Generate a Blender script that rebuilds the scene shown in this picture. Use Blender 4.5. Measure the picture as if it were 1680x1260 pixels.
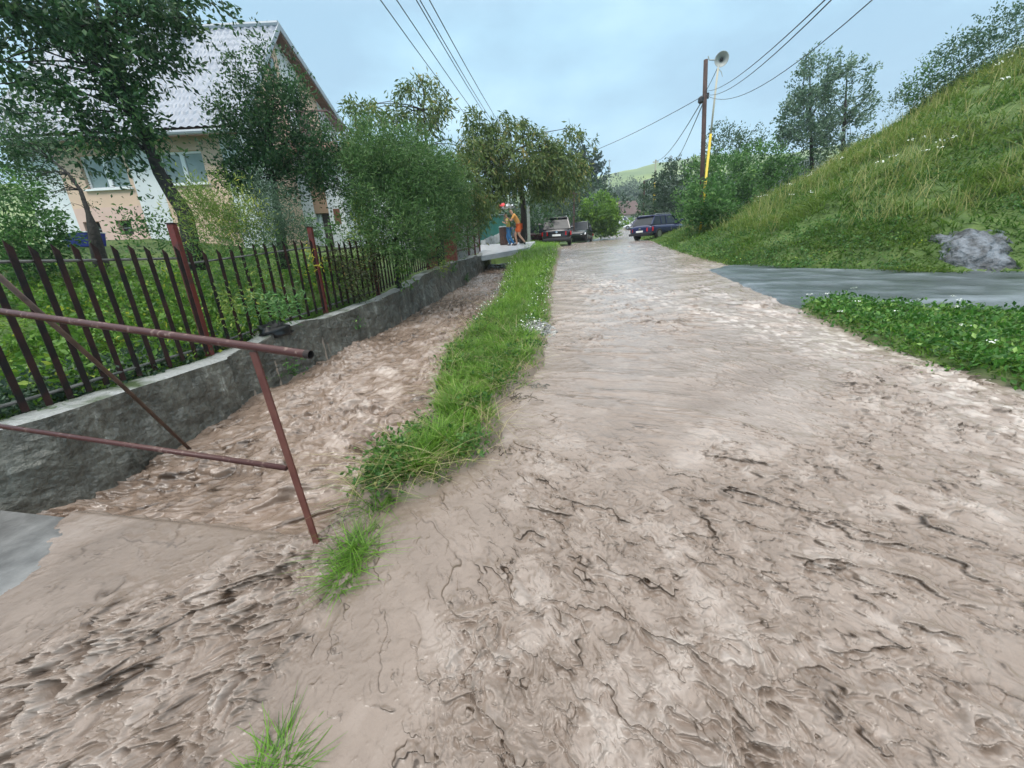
import bpy, math, random
import numpy as np
from math import sin, cos, radians, pi
from mathutils import Matrix, Vector
random.seed(7); rng = np.random.default_rng(7)
S = bpy.context.scene; COL = S.collection
for o in list(bpy.data.objects): bpy.data.objects.remove(o)

# ---------------------------------------------------------------- camera
FPX, CX, CY, EYE = 631., 840., 630., 1.65
Dn = np.array([100., 1970., FPX]); Dn /= np.linalg.norm(Dn)         # world down seen in camera axes (x right, y down, z forward)
Fw = np.array([0, 0, 1.]) - Dn[2]*Dn; Fw /= np.linalg.norm(Fw)
Rt = np.cross(Dn, Fw)
CAM = np.array([0, 0, EYE])
def to_world(c): return np.array([c@Rt, c@Fw, -(c@Dn)])
cd = bpy.data.cameras.new('camera'); cam = bpy.data.objects.new('camera', cd); COL.objects.link(cam)
xr, yu, zb = to_world(np.array([1., 0, 0])), to_world(np.array([0, -1., 0])), to_world(np.array([0, 0, -1.]))
cam.matrix_world = Matrix(((xr[0], yu[0], zb[0], 0), (xr[1], yu[1], zb[1], 0), (xr[2], yu[2], zb[2], EYE), (0, 0, 0, 1)))
cd.sensor_fit = 'HORIZONTAL'; cd.sensor_width = 36; cd.lens = 36*FPX/1680; cd.clip_start = .05; cd.clip_end = 3000
S.camera = cam

# ---------------------------------------------------------------- world, sun, exposure
SUN_EL, SUN_AZ = radians(52), radians(200)
W = bpy.data.worlds.new('World'); S.world = W; W.use_nodes = True
nt = W.node_tree; nt.nodes.clear()
def N(t, typ, **k):
    n = t.nodes.new(typ)
    for a, b in k.items(): setattr(n, a, b)
    return n
out = N(nt, 'ShaderNodeOutputWorld'); bg = N(nt, 'ShaderNodeBackground'); bg.inputs[1].default_value = .1
sky = N(nt, 'ShaderNodeTexSky', sky_type='NISHITA', sun_disc=False, sun_elevation=SUN_EL, sun_rotation=SUN_AZ)
tc = N(nt, 'ShaderNodeTexCoord'); mp = N(nt, 'ShaderNodeMapping'); mp.inputs['Scale'].default_value = (1, 1, 2.2)
nz = N(nt, 'ShaderNodeTexNoise'); nz.inputs['Scale'].default_value = 2.1; nz.inputs['Detail'].default_value = 6; nz.inputs['Roughness'].default_value = .5
rp = N(nt, 'ShaderNodeValToRGB'); rp.color_ramp.elements[0].position = .40; rp.color_ramp.elements[1].position = .62
rp.color_ramp.elements[0].color = (2.7, 4.5, 5.9, 1); rp.color_ramp.elements[1].color = (4.6, 6.9, 8.2, 1)
e_ = rp.color_ramp.elements.new(.5); e_.color = (3.4, 5.6, 7.0, 1)
mx = N(nt, 'ShaderNodeMix', data_type='RGBA'); mx.inputs[0].default_value = .88
L = nt.links.new
L(tc.outputs['Generated'], mp.inputs[0]); L(mp.outputs[0], nz.inputs[0]); L(nz.outputs[0], rp.inputs[0])
sxyz = N(nt, 'ShaderNodeSeparateXYZ'); mrz = N(nt, 'ShaderNodeMapRange', interpolation_type='SMOOTHSTEP'); mrz.inputs[1].default_value = .42; mrz.inputs[2].default_value = .9
mz = N(nt, 'ShaderNodeMix', data_type='RGBA'); mz.inputs[7].default_value = (17, 17, 17, 1)
L(tc.outputs['Generated'], sxyz.inputs[0]); L(sxyz.outputs[2], mrz.inputs[0]); L(mrz.outputs[0], mz.inputs[0])
L(sky.outputs[0], mx.inputs[6]); L(rp.outputs[0], mx.inputs[7]); L(mx.outputs[2], mz.inputs[6]); L(mz.outputs[2], bg.inputs[0]); L(bg.outputs[0], out.inputs[0])
sl = bpy.data.lights.new('sun', 'SUN'); sl.energy = 1.5; sl.angle = radians(30); sl.color = (1, .95, .88)
so = bpy.data.objects.new('sun', sl); COL.objects.link(so)
sd = Vector((sin(SUN_AZ)*cos(SUN_EL), cos(SUN_AZ)*cos(SUN_EL), sin(SUN_EL)))
so.rotation_euler = sd.to_track_quat('Z', 'Y').to_euler()
S.view_settings.view_transform = 'Standard'; S.view_settings.look = 'None'; S.view_settings.exposure = .68; S.view_settings.gamma = 1
S.render.engine = 'CYCLES'; S.cycles.max_bounces = 6; S.cycles.diffuse_bounces = 2; S.cycles.glossy_bounces = 2; S.cycles.transparent_max_bounces = 4

# ---------------------------------------------------------------- terrain profile and placing helpers
KS = np.array([-60, 0, 8, 20, 28, 40, 60, 80, 120, 200]); KZ = np.array([-6.2, 0, .86, 2.08, 2.48, 3.05, 4.6, 6.4, 10.5, 19])
def prof(x, y): return np.interp(x*sin(radians(12)) + y*cos(radians(12)), KS, KZ)
def ray(px, py): return to_world(np.array([px-CX, py-CY, FPX]))
def at(px, py, Y): r = ray(px, py); return CAM + r*Y/r[1]
def atz(px, py, Z): r = ray(px, py); return CAM + r*(Z-EYE)/r[2]
def G(px, py, dz=0., fn=prof):
    r = ray(px, py)/FPX; t = np.geomspace(.2, 400, 9000)
    P = CAM[None] + t[:, None]*r[None]
    k = np.argmax(P[:, 2] < fn(P[:, 0], P[:, 1]) + dz)
    return P[k]
# ---------------------------------------------------------------- noise
_perm = rng.permutation(512); _perm = np.concatenate([_perm, _perm, _perm])
_ga = rng.random(512)*2*pi; _gx, _gy = np.cos(_ga), np.sin(_ga)
def perlin(x, y, seed=0):
    x = np.asarray(x, float) + seed*17.31; y = np.asarray(y, float) + seed*9.77
    xi = np.floor(x).astype(int); yi = np.floor(y).astype(int); xf = x-xi; yf = y-yi
    def gr(ix, iy, dx, dy):
        h = _perm[(_perm[ix & 511] + iy) & 511]; return _gx[h]*dx + _gy[h]*dy
    u = xf*xf*xf*(xf*(xf*6-15)+10); v = yf*yf*yf*(yf*(yf*6-15)+10)
    a = gr(xi, yi, xf, yf); b = gr(xi+1, yi, xf-1, yf); c = gr(xi, yi+1, xf, yf-1); d = gr(xi+1, yi+1, xf-1, yf-1)
    return ((a*(1-u)+b*u)*(1-v) + (c*(1-u)+d*u)*v)*1.5
def fbm(x, y, o=4, seed=0):
    s = 0; a = 1.
    for i in range(o): s = s + a*perlin(x*2**i, y*2**i, seed+i); a *= .5
    return s
def sstep(a, b, x): t = np.clip((x-a)/(b-a), 0, 1); return t*t*(3-2*t)
def sdist_poly(x, y, poly):
    """signed distance, positive inside the closed polygon"""
    P = np.array(poly, float); x = np.asarray(x, float); y = np.asarray(y, float)
    d2 = np.full(x.shape, 1e9); ins = np.zeros(x.shape, bool)
    for i in range(len(P)):
        a, b = P[i], P[(i+1) % len(P)]; e = b-a
        t = np.clip(((x-a[0])*e[0] + (y-a[1])*e[1])/(e@e+1e-12), 0, 1)
        d2 = np.minimum(d2, (x-a[0]-t*e[0])**2 + (y-a[1]-t*e[1])**2)
        if a[1] != b[1]:
            c = ((a[1] > y) != (b[1] > y)) & (x < (b[0]-a[0])*(y-a[1])/(b[1]-a[1]) + a[0]); ins ^= c
    return np.where(ins, 1, -1)*np.sqrt(d2)

# plan shapes, metres
WALL = np.array([(-6.6, -1.5), (-4.9, 1.2), (-4.25, 2.3), (-3.92, 3.0), (-3.86, 3.63), (-3.68, 5.18), (-3.33, 6.43), (-2.64, 8.55), (-2.2, 10.6), (-1.55, 13.8), (-1.0, 17.6), (-.9, 19.5), (-.9, 26)])
WTOP_Y = [-2, 2, 3, 4.9, 5.0, 6.3, 8.4, 10.4, 10.6, 13.5, 17.5, 20, 26]; WTOP_Z = [.5, .58, .6, .62, .64, .80, 1.0, 1.3, 1.4, 1.72, 1.93, 2.2, 2.5]
def wall_x(y): return np.interp(y, WALL[:, 1], WALL[:, 0])
def wall_z(y): return np.interp(y, WTOP_Y, WTOP_Z)
VL = [(1.1, 28), (.75, 22), (.6, 18.5), (.1, 15.6), (-.12, 11.1), (-.24, 8.25), (-.54, 6.6), (-.82, 5.35), (-.86, 4.45), (-.80, 3.8), (-.74, 3.3), (-.92, 2.75), (-1.08, 2.45), (-1.12, 2.2)]
VR = [(-.98, 2.1), (-.6, 2.22), (-.27, 2.5), (-.1, 2.8), (-.15, 3.4), (.12, 3.8), (.35, 4.3), (.55, 5.6), (.72, 6.6), (1.07, 9.5), (1.62, 12.9), (2.5, 18.6), (3.0, 21.5), (2.6, 24), (2.2, 28)]
VERGE = VL + VR
CREEK = [(-1.19, 1.9), (-2.03, 2.1), (-3.78, 2.47), (-4.3, 2.5)] + [tuple(p) for p in WALL[3:]] + [(1.1, 26)] + VL[1:13]
HILLB = [(30, -8), (20, -2), (14.5, 4.2), (9.49, 7.15), (8.17, 7.89), (7.56, 8.62), (6.77, 9.39), (6.0, 10.62), (6.2, 13.8), (6.95, 18.5), (8.1, 22), (9.2, 26), (12.0, 38), (20, 62), (40, 110), (140, 160), (140, -8)]
HERB = [(4.45, 5.9), (4.69, 6.05), (5.3, 5.95), (5.7, 5.37), (6.1, 4.97), (6.6, 4.6), (9, 2.6), (16, -3), (8, -3), (4.5, 2.2), (4.29, 2.99), (4.1, 3.44), (4.17, 4.15), (4.34, 5.16)]
SIDE = [(5.2, 10.3), (4.95, 9.0), (4.72, 7.6), (4.45, 6.3), (4.5, 5.0), (8, 1), (16, -4), (24, -6), (20, -1), (14.6, 4.6), (9.6, 7.5), (8.3, 8.3), (7.0, 9.7), (6.3, 10.9)]
ISLE = [(-1.33, .92), (-1.0, .86), (-.8, .84), (-.82, .98), (-1.1, 1.04)]
def hill_h(x, y):
    d = sdist_poly(x, y, HILLB)
    u = -.707*x + .707*y
    A = np.interp(u, [-14, -6, -1.5, 2.4, 4.6, 6.3, 12, 40], [8.3, 7.2, 6.0, 4.3, 3.2, 2.6, 2.0, 2.2])
    t = np.clip(d/12.5, 0, 2.2)
    k = np.where(t < .75, t*1.08, .81 + .19*(1-np.exp(-(t-.75)*5))) + .07*np.sin(np.clip(t, 0, 1)*pi)
    h = A*k*sstep(0, .8, d)*np.where(d > 0, 1, 0)
    return h + np.where(d > 0, 1, 0)*sstep(0, 2, d)*(.16*fbm(x*.5, y*.5, 3, 3) + .05*fbm(x*2.2, y*2.2, 2, 5)), d
def terrain(x, y):
    P = prof(x, y)
    z = P - .07 + .01*fbm(x, y, 2, 1)
    dv = sdist_poly(x, y, VERGE); z = z + sstep(-.12, .1, dv + .05*perlin(x*5, y*5, 2))*(.15 + .03*fbm(x*3, y*3, 2, 9)) + sstep(14, 19, y)*sstep(-.2, .3, dv)*.12
    dh = sdist_poly(x, y, HERB); z = z + sstep(-.12, .15, dh + .04*perlin(x*4, y*4, 2))*(.17 + .03*fbm(x*2, y*2, 2, 9))
    dc = sdist_poly(x, y, CREEK); z = np.where((dc > 0) & (dv < .02), P - 1.25, z)
    z = np.where((y < 2.62) & (x < -1.12) & (x > wall_x(y)-.4) & (dv < -.02), P - 1.25, z)
    hh, d = hill_h(x, y); z = np.where(d > -.15, np.maximum(z, P - .05 + hh + .06*sstep(-.15, .1, d)), z)
    # right of the road below the bank, left bank of the far road
    dw = wall_x(y) - .25 - x
    gz = wall_z(y) - .07 + .14*np.clip(dw, 0, 9) + .05*fbm(x*.8, y*.8, 2, 4)*sstep(.2, 1, dw)
    gz = np.where(y > 18, np.maximum(gz*0 + wall_z(y) - .07 + .02*np.clip(dw, 0, 9), P), gz)
    z = np.where(dw > 0, gz, z)
    far = sstep(22, 27, y); left = sstep(0, 2, (np.interp(y, [22, 28, 40, 60, 80], [2.4, 5.2, 9.2, 17.0, 24.5]) - x))
    z = z + far*left*.12
    return z

# ---------------------------------------------------------------- object helpers
def wl(o):
    v = np.zeros(3)
    while o is not None: v = v + np.array(o.location); o = o.parent
    return v
def tag(o, label=None, cat=None, group=None, kind=None):
    if label: o['label'] = label
    if cat: o['category'] = cat
    if group: o['group'] = group
    if kind: o['kind'] = kind
    return o
def thing(name, label, cat, loc=(0, 0, 0), rz=0, group=None):
    o = bpy.data.objects.new(name, None); COL.objects.link(o); o.empty_display_size = .2
    o.location = tuple(float(v) for v in loc); o.rotation_euler = (0, 0, rz); return tag(o, label, cat, group)
def mesh(name, V, F, mat=None, parent=None, smooth=False, local=False, attrs=None):
    V = np.asarray(V, float).reshape(-1, 3)
    if parent is not None and not local: V = V - wl(parent)
    me = bpy.data.meshes.new(name)
    me.vertices.add(len(V)); me.vertices.foreach_set('co', V.ravel())
    if isinstance(F, np.ndarray):
        n, k = F.shape; idx = F.ravel(); st = np.arange(n)*k; tot = np.full(n, k)
    else:
        tot = np.array([len(f) for f in F]); n = len(F); st = np.concatenate([[0], np.cumsum(tot)[:-1]]) if n else np.zeros(0, int); idx = np.array([i for f in F for i in f])
    me.loops.add(len(idx)); me.loops.foreach_set('vertex_index', idx.astype(np.int32))
    me.polygons.add(n); me.polygons.foreach_set('loop_start', st.astype(np.int32)); me.polygons.foreach_set('loop_total', tot.astype(np.int32))
    me.polygons.foreach_set('use_smooth', np.full(n, bool(smooth)))
    if attrs:
        for a, arr in attrs.items():
            at_ = me.attributes.new(a, 'FLOAT', 'POINT'); at_.data.foreach_set('value', np.asarray(arr, np.float32))
    me.update(calc_edges=True)
    if mat: me.materials.append(mat)
    o = bpy.data.objects.new(name, me); COL.objects.link(o)
    if parent is not None: o.parent = parent
    return o
def frame_of(d):
    d = np.asarray(d, float); d = d/(np.linalg.norm(d)+1e-9); a = np.array([0, 0, 1.]) if abs(d[2]) < .9 else np.array([1., 0, 0])
    u = np.cross(a, d); u /= np.linalg.norm(u); return d, u, np.cross(d, u)
class MB:
    def __init__(s): s.v = []; s.f = []
    def add(s, V, F):
        b = len(s.v); s.v += [tuple(p) for p in V]; s.f += [tuple(b+i for i in f) for f in F]; return s
    def box(s, x0, x1, y0, y1, z0, z1):
        V = [(x, y, z) for z in (z0, z1) for y in (y0, y1) for x in (x0, x1)]
        return s.add(V, [(0, 2, 3, 1), (4, 5, 7, 6), (0, 1, 5, 4), (2, 6, 7, 3), (0, 4, 6, 2), (1, 3, 7, 5)])
    def bar(s, a, b, w, t, up=(0, 0, 1)):
        a = np.array(a, float); b = np.array(b, float); d = b-a; d /= np.linalg.norm(d)
        u = np.cross(d, up); u = u/(np.linalg.norm(u)+1e-9); n = np.cross(u, d)
        V = [p + u*sx*w/2 + n*sy*t/2 for p in (a, b) for sx, sy in ((-1, -1), (1, -1), (1, 1), (-1, 1))]
        return s.add(V, [(0, 3, 2, 1), (4, 5, 6, 7), (0, 1, 5, 4), (1, 2, 6, 5), (2, 3, 7, 6), (3, 0, 4, 7)])
    def tube(s, pts, rad, n=8, cap=True):
        pts = [np.array(p, float) for p in pts]; m = len(pts)
        if not hasattr(rad, '__len__'): rad = [rad]*m
        V = []; u0 = None
        for i, p in enumerate(pts):
            d = pts[min(i+1, m-1)] - pts[max(i-1, 0)]; d, u, w = frame_of(d)
            if u0 is not None:
                u = u0 - d*(u0@d); u /= np.linalg.norm(u)+1e-9; w = np.cross(d, u)
            u0 = u
            for k in range(n): a = 2*pi*k/n; V.append(p + rad[i]*(u*cos(a) + w*sin(a)))
        F = [(i*n+k, i*n+(k+1) % n, (i+1)*n+(k+1) % n, (i+1)*n+k) for i in range(m-1) for k in range(n)]
        if cap: F += [tuple(range(n))[::-1], tuple(range((m-1)*n, m*n))]
        return s.add(V, F)
    def lathe(s, c, axis, prof_, n=20):
        """prof_ = [(along, radius)]"""
        d, u, w = frame_of(axis); c = np.array(c, float); V = []
        for a, r in prof_:
            for k in range(n): t = 2*pi*k/n; V.append(c + d*a + r*(u*cos(t) + w*sin(t)))
        m = len(prof_)
        return s.add(V, [(i*n+k, i*n+(k+1) % n, (i+1)*n+(k+1) % n, (i+1)*n+k) for i in range(m-1) for k in range(n)])
    def prism(s, poly, d):
        """planar polygon (3D points) pushed by d"""
        n = len(poly); d = np.array(d, float); A = [np.array(p, float) for p in poly]
        return s.add(A + [p+d for p in A], [tuple(range(n))[::-1], tuple(range(n, 2*n))] + [(i, (i+1) % n, n+(i+1) % n, n+i) for i in range(n)])
    def build(s, name, mat, parent=None, smooth=False, local=False, attrs=None, bevel=0):
        o = mesh(name, s.v, s.f, mat, parent, smooth, local, attrs)
        if bevel: b = o.modifiers.new('b', 'BEVEL'); b.width = bevel; b.segments = 2; b.limit_method = 'ANGLE'
        return o

# ---------------------------------------------------------------- materials
MT = {}
def mat(name, col=(.5, .5, .5), rough=.6, metal=0, spec=.5, noise=None, bump=None, col2=None, scale=5, detail=4, lo=.35, hi=.65, emit=None, alpha=None):
    if name in MT: return MT[name]
    m = bpy.data.materials.new(name); m.use_nodes = True; t = m.node_tree; b = t.nodes['Principled BSDF']
    b.inputs['Base Color'].default_value = (*col, 1); b.inputs['Roughness'].default_value = rough; b.inputs['Metallic'].default_value = metal
    b.inputs['Specular IOR Level'].default_value = spec
    tcn = N(t, 'ShaderNodeTexCoord'); co = tcn.outputs['Object']
    if col2 is not None:
        n = N(t, 'ShaderNodeTexNoise'); n.inputs['Scale'].default_value = scale; n.inputs['Detail'].default_value = detail; n.inputs['Roughness'].default_value = .6
        r = N(t, 'ShaderNodeValToRGB'); r.color_ramp.elements[0].position = lo; r.color_ramp.elements[1].position = hi
        r.color_ramp.elements[0].color = (*col, 1); r.color_ramp.elements[1].color = (*col2, 1)
        t.links.new(co, n.inputs[0]); t.links.new(n.outputs[0], r.inputs[0]); t.links.new(r.outputs[0], b.inputs['Base Color'])
    if bump:
        n = N(t, 'ShaderNodeTexNoise'); n.inputs['Scale'].default_value = bump[0]; n.inputs['Detail'].default_value = 5
        bp = N(t, 'ShaderNodeBump'); bp.inputs['Strength'].default_value = bump[1]; bp.inputs['Distance'].default_value = bump[2]
        t.links.new(co, n.inputs[0]); t.links.new(n.outputs[0], bp.inputs['Height']); t.links.new(bp.outputs[0], b.inputs['Normal'])
    MT[name] = m; return m
def leaf_mat(name, c1, c2, c3=None, trans=.35, gloss=.08):
    if name in MT: return MT[name]
    m = bpy.data.materials.new(name); m.use_nodes = True; t = m.node_tree; t.nodes.clear()
    o = N(t, 'ShaderNodeOutputMaterial'); a = N(t, 'ShaderNodeAttribute', attribute_name='tint')
    r = N(t, 'ShaderNodeValToRGB'); r.color_ramp.elements[0].color = (*c1, 1); r.color_ramp.elements[1].color = (*c2, 1)
    if c3: r.color_ramp.elements[1].position = .75; e = r.color_ramp.elements.new(1); e.color = (*c3, 1)
    d = N(t, 'ShaderNodeBsdfPrincipled'); d.inputs['Roughness'].default_value = .45; d.inputs['Specular IOR Level'].default_value = .4
    tr = N(t, 'ShaderNodeBsdfTranslucent'); mxx = N(t, 'ShaderNodeMixShader'); mxx.inputs[0].default_value = trans
    t.links.new(a.outputs['Fac'], r.inputs[0]); t.links.new(r.outputs[0], d.inputs['Base Color']); t.links.new(r.outputs[0], tr.inputs[0])
    t.links.new(d.outputs[0], mxx.inputs[1]); t.links.new(tr.outputs[0], mxx.inputs[2]); t.links.new(mxx.outputs[0], o.inputs[0])
    MT[name] = m; return m
def water_mat(name, c_dark, c_mid, c_foam, rough=.22, bumps=((28, .5, .02), (90, .35, .006)), blotch=.16, spec=1.0):
    m = bpy.data.materials.new(name); m.use_nodes = True; t = m.node_tree; b = t.nodes['Principled BSDF']
    a = N(t, 'ShaderNodeAttribute', attribute_name='foam_shade'); g = N(t, 'ShaderNodeNewGeometry')
    n = N(t, 'ShaderNodeTexNoise'); n.inputs['Scale'].default_value = 9; n.inputs['Detail'].default_value = 8; n.inputs['Roughness'].default_value = .65; n.inputs['Distortion'].default_value = 1.2
    ad = N(t, 'ShaderNodeMath', operation='MULTIPLY_ADD'); ad.inputs[1].default_value = blotch; 
    r = N(t, 'ShaderNodeValToRGB'); e = r.color_ramp.elements
    e[0].position = .12; e[0].color = (*c_dark, 1); e[1].position = 1.; e[1].color = (*c_foam, 1); q = e.new(.5); q.color = (*c_mid, 1)
    t.links.new(g.outputs['Position'], n.inputs[0]); t.links.new(n.outputs[0], ad.inputs[0]); t.links.new(a.outputs['Fac'], ad.inputs[2])
    t.links.new(ad.outputs[0], r.inputs[0]); t.links.new(r.outputs[0], b.inputs['Base Color'])
    b.inputs['Roughness'].default_value = rough; b.inputs['IOR'].default_value = 1.38; b.inputs['Specular IOR Level'].default_value = spec
    prev = None
    for sc, st, di in bumps:
        nn = N(t, 'ShaderNodeTexNoise'); nn.inputs['Scale'].default_value = sc; nn.inputs['Detail'].default_value = 3; nn.inputs['Distortion'].default_value = .6
        bp = N(t, 'ShaderNodeBump'); bp.inputs['Strength'].default_value = st; bp.inputs['Distance'].default_value = di
        t.links.new(g.outputs['Position'], nn.inputs[0]); t.links.new(nn.outputs[0], bp.inputs['Height'])
        if prev: t.links.new(prev.outputs[0], bp.inputs['Normal'])
        prev = bp
    if prev: t.links.new(prev.outputs[0], b.inputs['Normal'])
    return m

# ---------------------------------------------------------------- polar sheets
def polar_grid(r0, r1, ratio, a0, a1, da):
    R = np.exp(np.arange(math.log(r0), math.log(r1), ratio)); A = np.radians(np.arange(a0, a1+da, da))
    rr, aa = np.meshgrid(R, A, indexing='ij'); return rr*np.sin(aa), rr*np.cos(aa)
def grid_faces(n, m, keep=None):
    i, j = np.meshgrid(np.arange(n-1), np.arange(m-1), indexing='ij')
    F = np.stack([i*m+j, (i+1)*m+j, (i+1)*m+j+1, i*m+j+1], -1).reshape(-1, 4)[:, ::-1]
    if keep is not None: F = F[keep.reshape(-1)[F].all(1)]
    return F
def compact(V, F, attrs):
    u, inv = np.unique(F, return_inverse=True); return V[u], inv.reshape(F.shape), {k: a[u] for k, a in attrs.items()}

# ---------------------------------------------------------------- GROUND
gx, gy = polar_grid(.3, 190, .0115, -100, 100, .5)
gzv = terrain(gx, gy)
hv, hd = hill_h(gx, gy)
grassy = np.clip(sstep(.10, .32, sdist_poly(gx, gy, VERGE)) + sstep(-.1, .1, hd) + sstep(-.1, .1, sdist_poly(gx, gy, HERB)) + ((wall_x(gy)-.3 - gx) > 0)
                 + sstep(20, 22, gy)*sstep(0, .8, (np.interp(gy, [20, 22, 25, 28, 33, 40, 60, 80], [2.2, 2.2, 2.3, 5.4, 7.4, 9.2, 17.0, 24.5]) - gx)), 0, 1)
def ground_material():
    m = bpy.data.materials.new('ground'); m.use_nodes = True; t = m.node_tree; b = t.nodes['Principled BSDF']; b.inputs['Roughness'].default_value = .85
    g = N(t, 'ShaderNodeNewGeometry'); n = N(t, 'ShaderNodeTexNoise'); n.inputs['Scale'].default_value = 1.3; n.inputs['Detail'].default_value = 9; n.inputs['Roughness'].default_value = .7
    r = N(t, 'ShaderNodeValToRGB'); e = r.color_ramp.elements; e[0].position = .3; e[0].color = (.035, .06, .015, 1); e[1].position = .7; e[1].color = (.13, .17, .045, 1); q = e.new(.5); q.color = (.07, .12, .025, 1)
    r2 = N(t, 'ShaderNodeValToRGB'); r2.color_ramp.elements[0].color = (.1, .075, .055, 1); r2.color_ramp.elements[1].color = (.25, .2, .16, 1)
    a = N(t, 'ShaderNodeAttribute', attribute_name='grass'); mxx = N(t, 'ShaderNodeMix', data_type='RGBA')
    t.links.new(g.outputs['Position'], n.inputs[0]); t.links.new(n.outputs[0], r.inputs[0]); t.links.new(n.outputs[0], r2.inputs[0])
    t.links.new(a.outputs['Fac'], mxx.inputs[0]); t.links.new(r2.outputs[0], mxx.inputs[6]); t.links.new(r.outputs[0], mxx.inputs[7]); t.links.new(mxx.outputs[2], b.inputs['Base Color'])
    return m
go = mesh('ground', np.stack([gx, gy, gzv], -1), grid_faces(*gx.shape), ground_material(), smooth=True, attrs={'grass': grassy.ravel()})
tag(go, kind='structure')

# ---------------------------------------------------------------- WATER
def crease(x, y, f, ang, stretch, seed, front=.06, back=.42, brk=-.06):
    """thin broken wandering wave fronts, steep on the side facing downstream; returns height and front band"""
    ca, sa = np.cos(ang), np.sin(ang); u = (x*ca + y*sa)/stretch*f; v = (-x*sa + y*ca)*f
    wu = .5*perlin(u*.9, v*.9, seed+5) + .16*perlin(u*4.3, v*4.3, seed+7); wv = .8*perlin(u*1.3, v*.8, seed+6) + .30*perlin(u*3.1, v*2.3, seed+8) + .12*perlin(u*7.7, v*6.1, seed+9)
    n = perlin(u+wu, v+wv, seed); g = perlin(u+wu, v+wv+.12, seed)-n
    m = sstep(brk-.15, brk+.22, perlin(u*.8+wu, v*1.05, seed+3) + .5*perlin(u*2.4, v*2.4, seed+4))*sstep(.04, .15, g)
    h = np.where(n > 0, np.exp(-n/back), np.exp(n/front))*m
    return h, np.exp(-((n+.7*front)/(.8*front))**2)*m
def flood_field(x, y):
    r = np.hypot(x, y)
    left = sstep(.25, -.25, x + 1.05 + .1*perlin(x*2, y*2, 1)) * sstep(2.7, 2.3, y)       # water crossing the bridge deck
    ang = np.radians(-38) + .35*perlin(x*.45, y*.35, 31)
    angL = np.radians(38) + .3*perlin(x*.8, y*.8, 32)
    calmL = sstep(-.22, .35, y - 1.33 - .62*(x+2.3) + .14*perlin(x*1.8, y*1.8, 3)) * left             # thin quiet sheet along the slab edge
    rough = sstep(-.35, .45, fbm(x*.55+.3, y*.38+.2, 3, 40) + .25*np.exp(-((x-1.5)**2+(y-1.3)**2)/1.2))
    calm = sstep(0., 1., r/9)
    quiet = np.exp(-((x+.35)/.35)**2 - ((y-1.9)/.5)**2)                                    # smooth tongue beside the grass
    quiet2 = sstep(1.15, 1.5, x - .35*y + .15*perlin(x*2, y*2, 7))*sstep(1.25, .95, y)
    amp = (.5 + .95*rough)*(1-.35*calm)*(1-.35*quiet)*(1-.8*quiet2)
    amp = amp*(1-left) + left*(1.8*(1-calmL) + .30*calmL)
    li = left > .002
    h = np.zeros(x.shape); band = np.zeros(x.shape)
    for f, st, seed, am, bk in ((2.6, 1.7, 50, .019, .14), (4.6, 1.8, 60, .017, -.02), (7.5, 1.8, 70, .012, -.10), (12, 1.7, 80, .008, -.16), (20, 1.4, 95, .0045, -.16)):
        lim = 105/f; k = (r < lim)
        hh = np.zeros(x.shape); bb = np.zeros(x.shape)
        hh[k], bb[k] = crease(x[k], y[k], f, ang[k], st, seed, brk=bk)
        if li.any():
            hl, bl = crease(x[li], y[li], f*.85, angL[li], st*1.15, seed+1, brk=bk-.05)
            hh[li] = hh[li]*(1-left[li]) + hl*left[li]; bb[li] = bb[li]*(1-left[li]) + bl*left[li]
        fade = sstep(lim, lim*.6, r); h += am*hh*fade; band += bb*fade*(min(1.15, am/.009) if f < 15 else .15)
    sw = .010*fbm(x*1.6, y*1.3, 3, 90) + .004*perlin(x*7, y*6, 93)
    nearw = sstep(14, 5, r)
    k = r > 2.6; xk, yk, ak = x[k], y[k], ang[k]*.4
    for f, st, seed, am, bk in ((1.7, 1.5, 250, .034, .10), (3.1, 1.6, 260, .026, -.05), (5.2, 1.6, 270, .016, -.15)):
        hh, bb = crease(xk, yk, f, ak, st, seed, front=.13, brk=bk); w_ = sstep(2.6, 5, r[k])*sstep(120/f, 60/f, r[k])
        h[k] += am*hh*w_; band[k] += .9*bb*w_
    # boiling lumps in rough patches
    pk = r < 9; lump = np.zeros(x.shape); xp, yp = x[pk], y[pk]; wx = .05*perlin(xp*7, yp*7, 97); wy = .05*perlin(xp*7, yp*7, 98)
    lump[pk] = .010*(1-np.abs(perlin((xp+wx)*5.5, (yp+wy)*6.5, 99))*2) + .009*(1-np.abs(perlin((xp+wx)*12, (yp+wy)*14, 101))*2) + .0055*(1-np.abs(perlin((xp+wx)*25, (yp+wy)*28, 102))*2) + .0028*(1-np.abs(perlin((xp+wx)*48, (yp+wy)*52, 107))*2)
    pat = sstep(.15, .75, perlin(x*1.15, y*.9, 113) + .35*perlin(x*3, y*3, 104) + .25*(amp-.7) + .35*np.exp(-((x-.95)**2+(y-1.35)**2)/.18))
    lf = (1+.9*left*(1-calmL))*sstep(9, 5, r)*(.42 + .70*pat)*np.clip(amp, .3, 1.3); h = h + lump*lf
    h = h*amp + sw*(.4+.6*amp)
    # long standing chevrons mid road
    ch = (.5+.5*np.sin(y*9 + 2.5*perlin(x*.9, y*.7, 11) - abs(x-1.6)*3.2))**3
    h = h + .014*ch*sstep(2.5, 4, y)*sstep(13, 8, y)*sstep(-.2, .4, perlin(x*1.2, y*.5, 13)+.3)
    # raised seam where the road water drops onto the deck
    s = (x + 1.05 - .28*(y-1.2) + .05*perlin(x*5, y*5, 14))
    seam = np.exp(-(s/.05)**2)*sstep(1.75, 1.5, y)*sstep(.2, .6, y)
    h = h + .018*seam - .05*left
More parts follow.
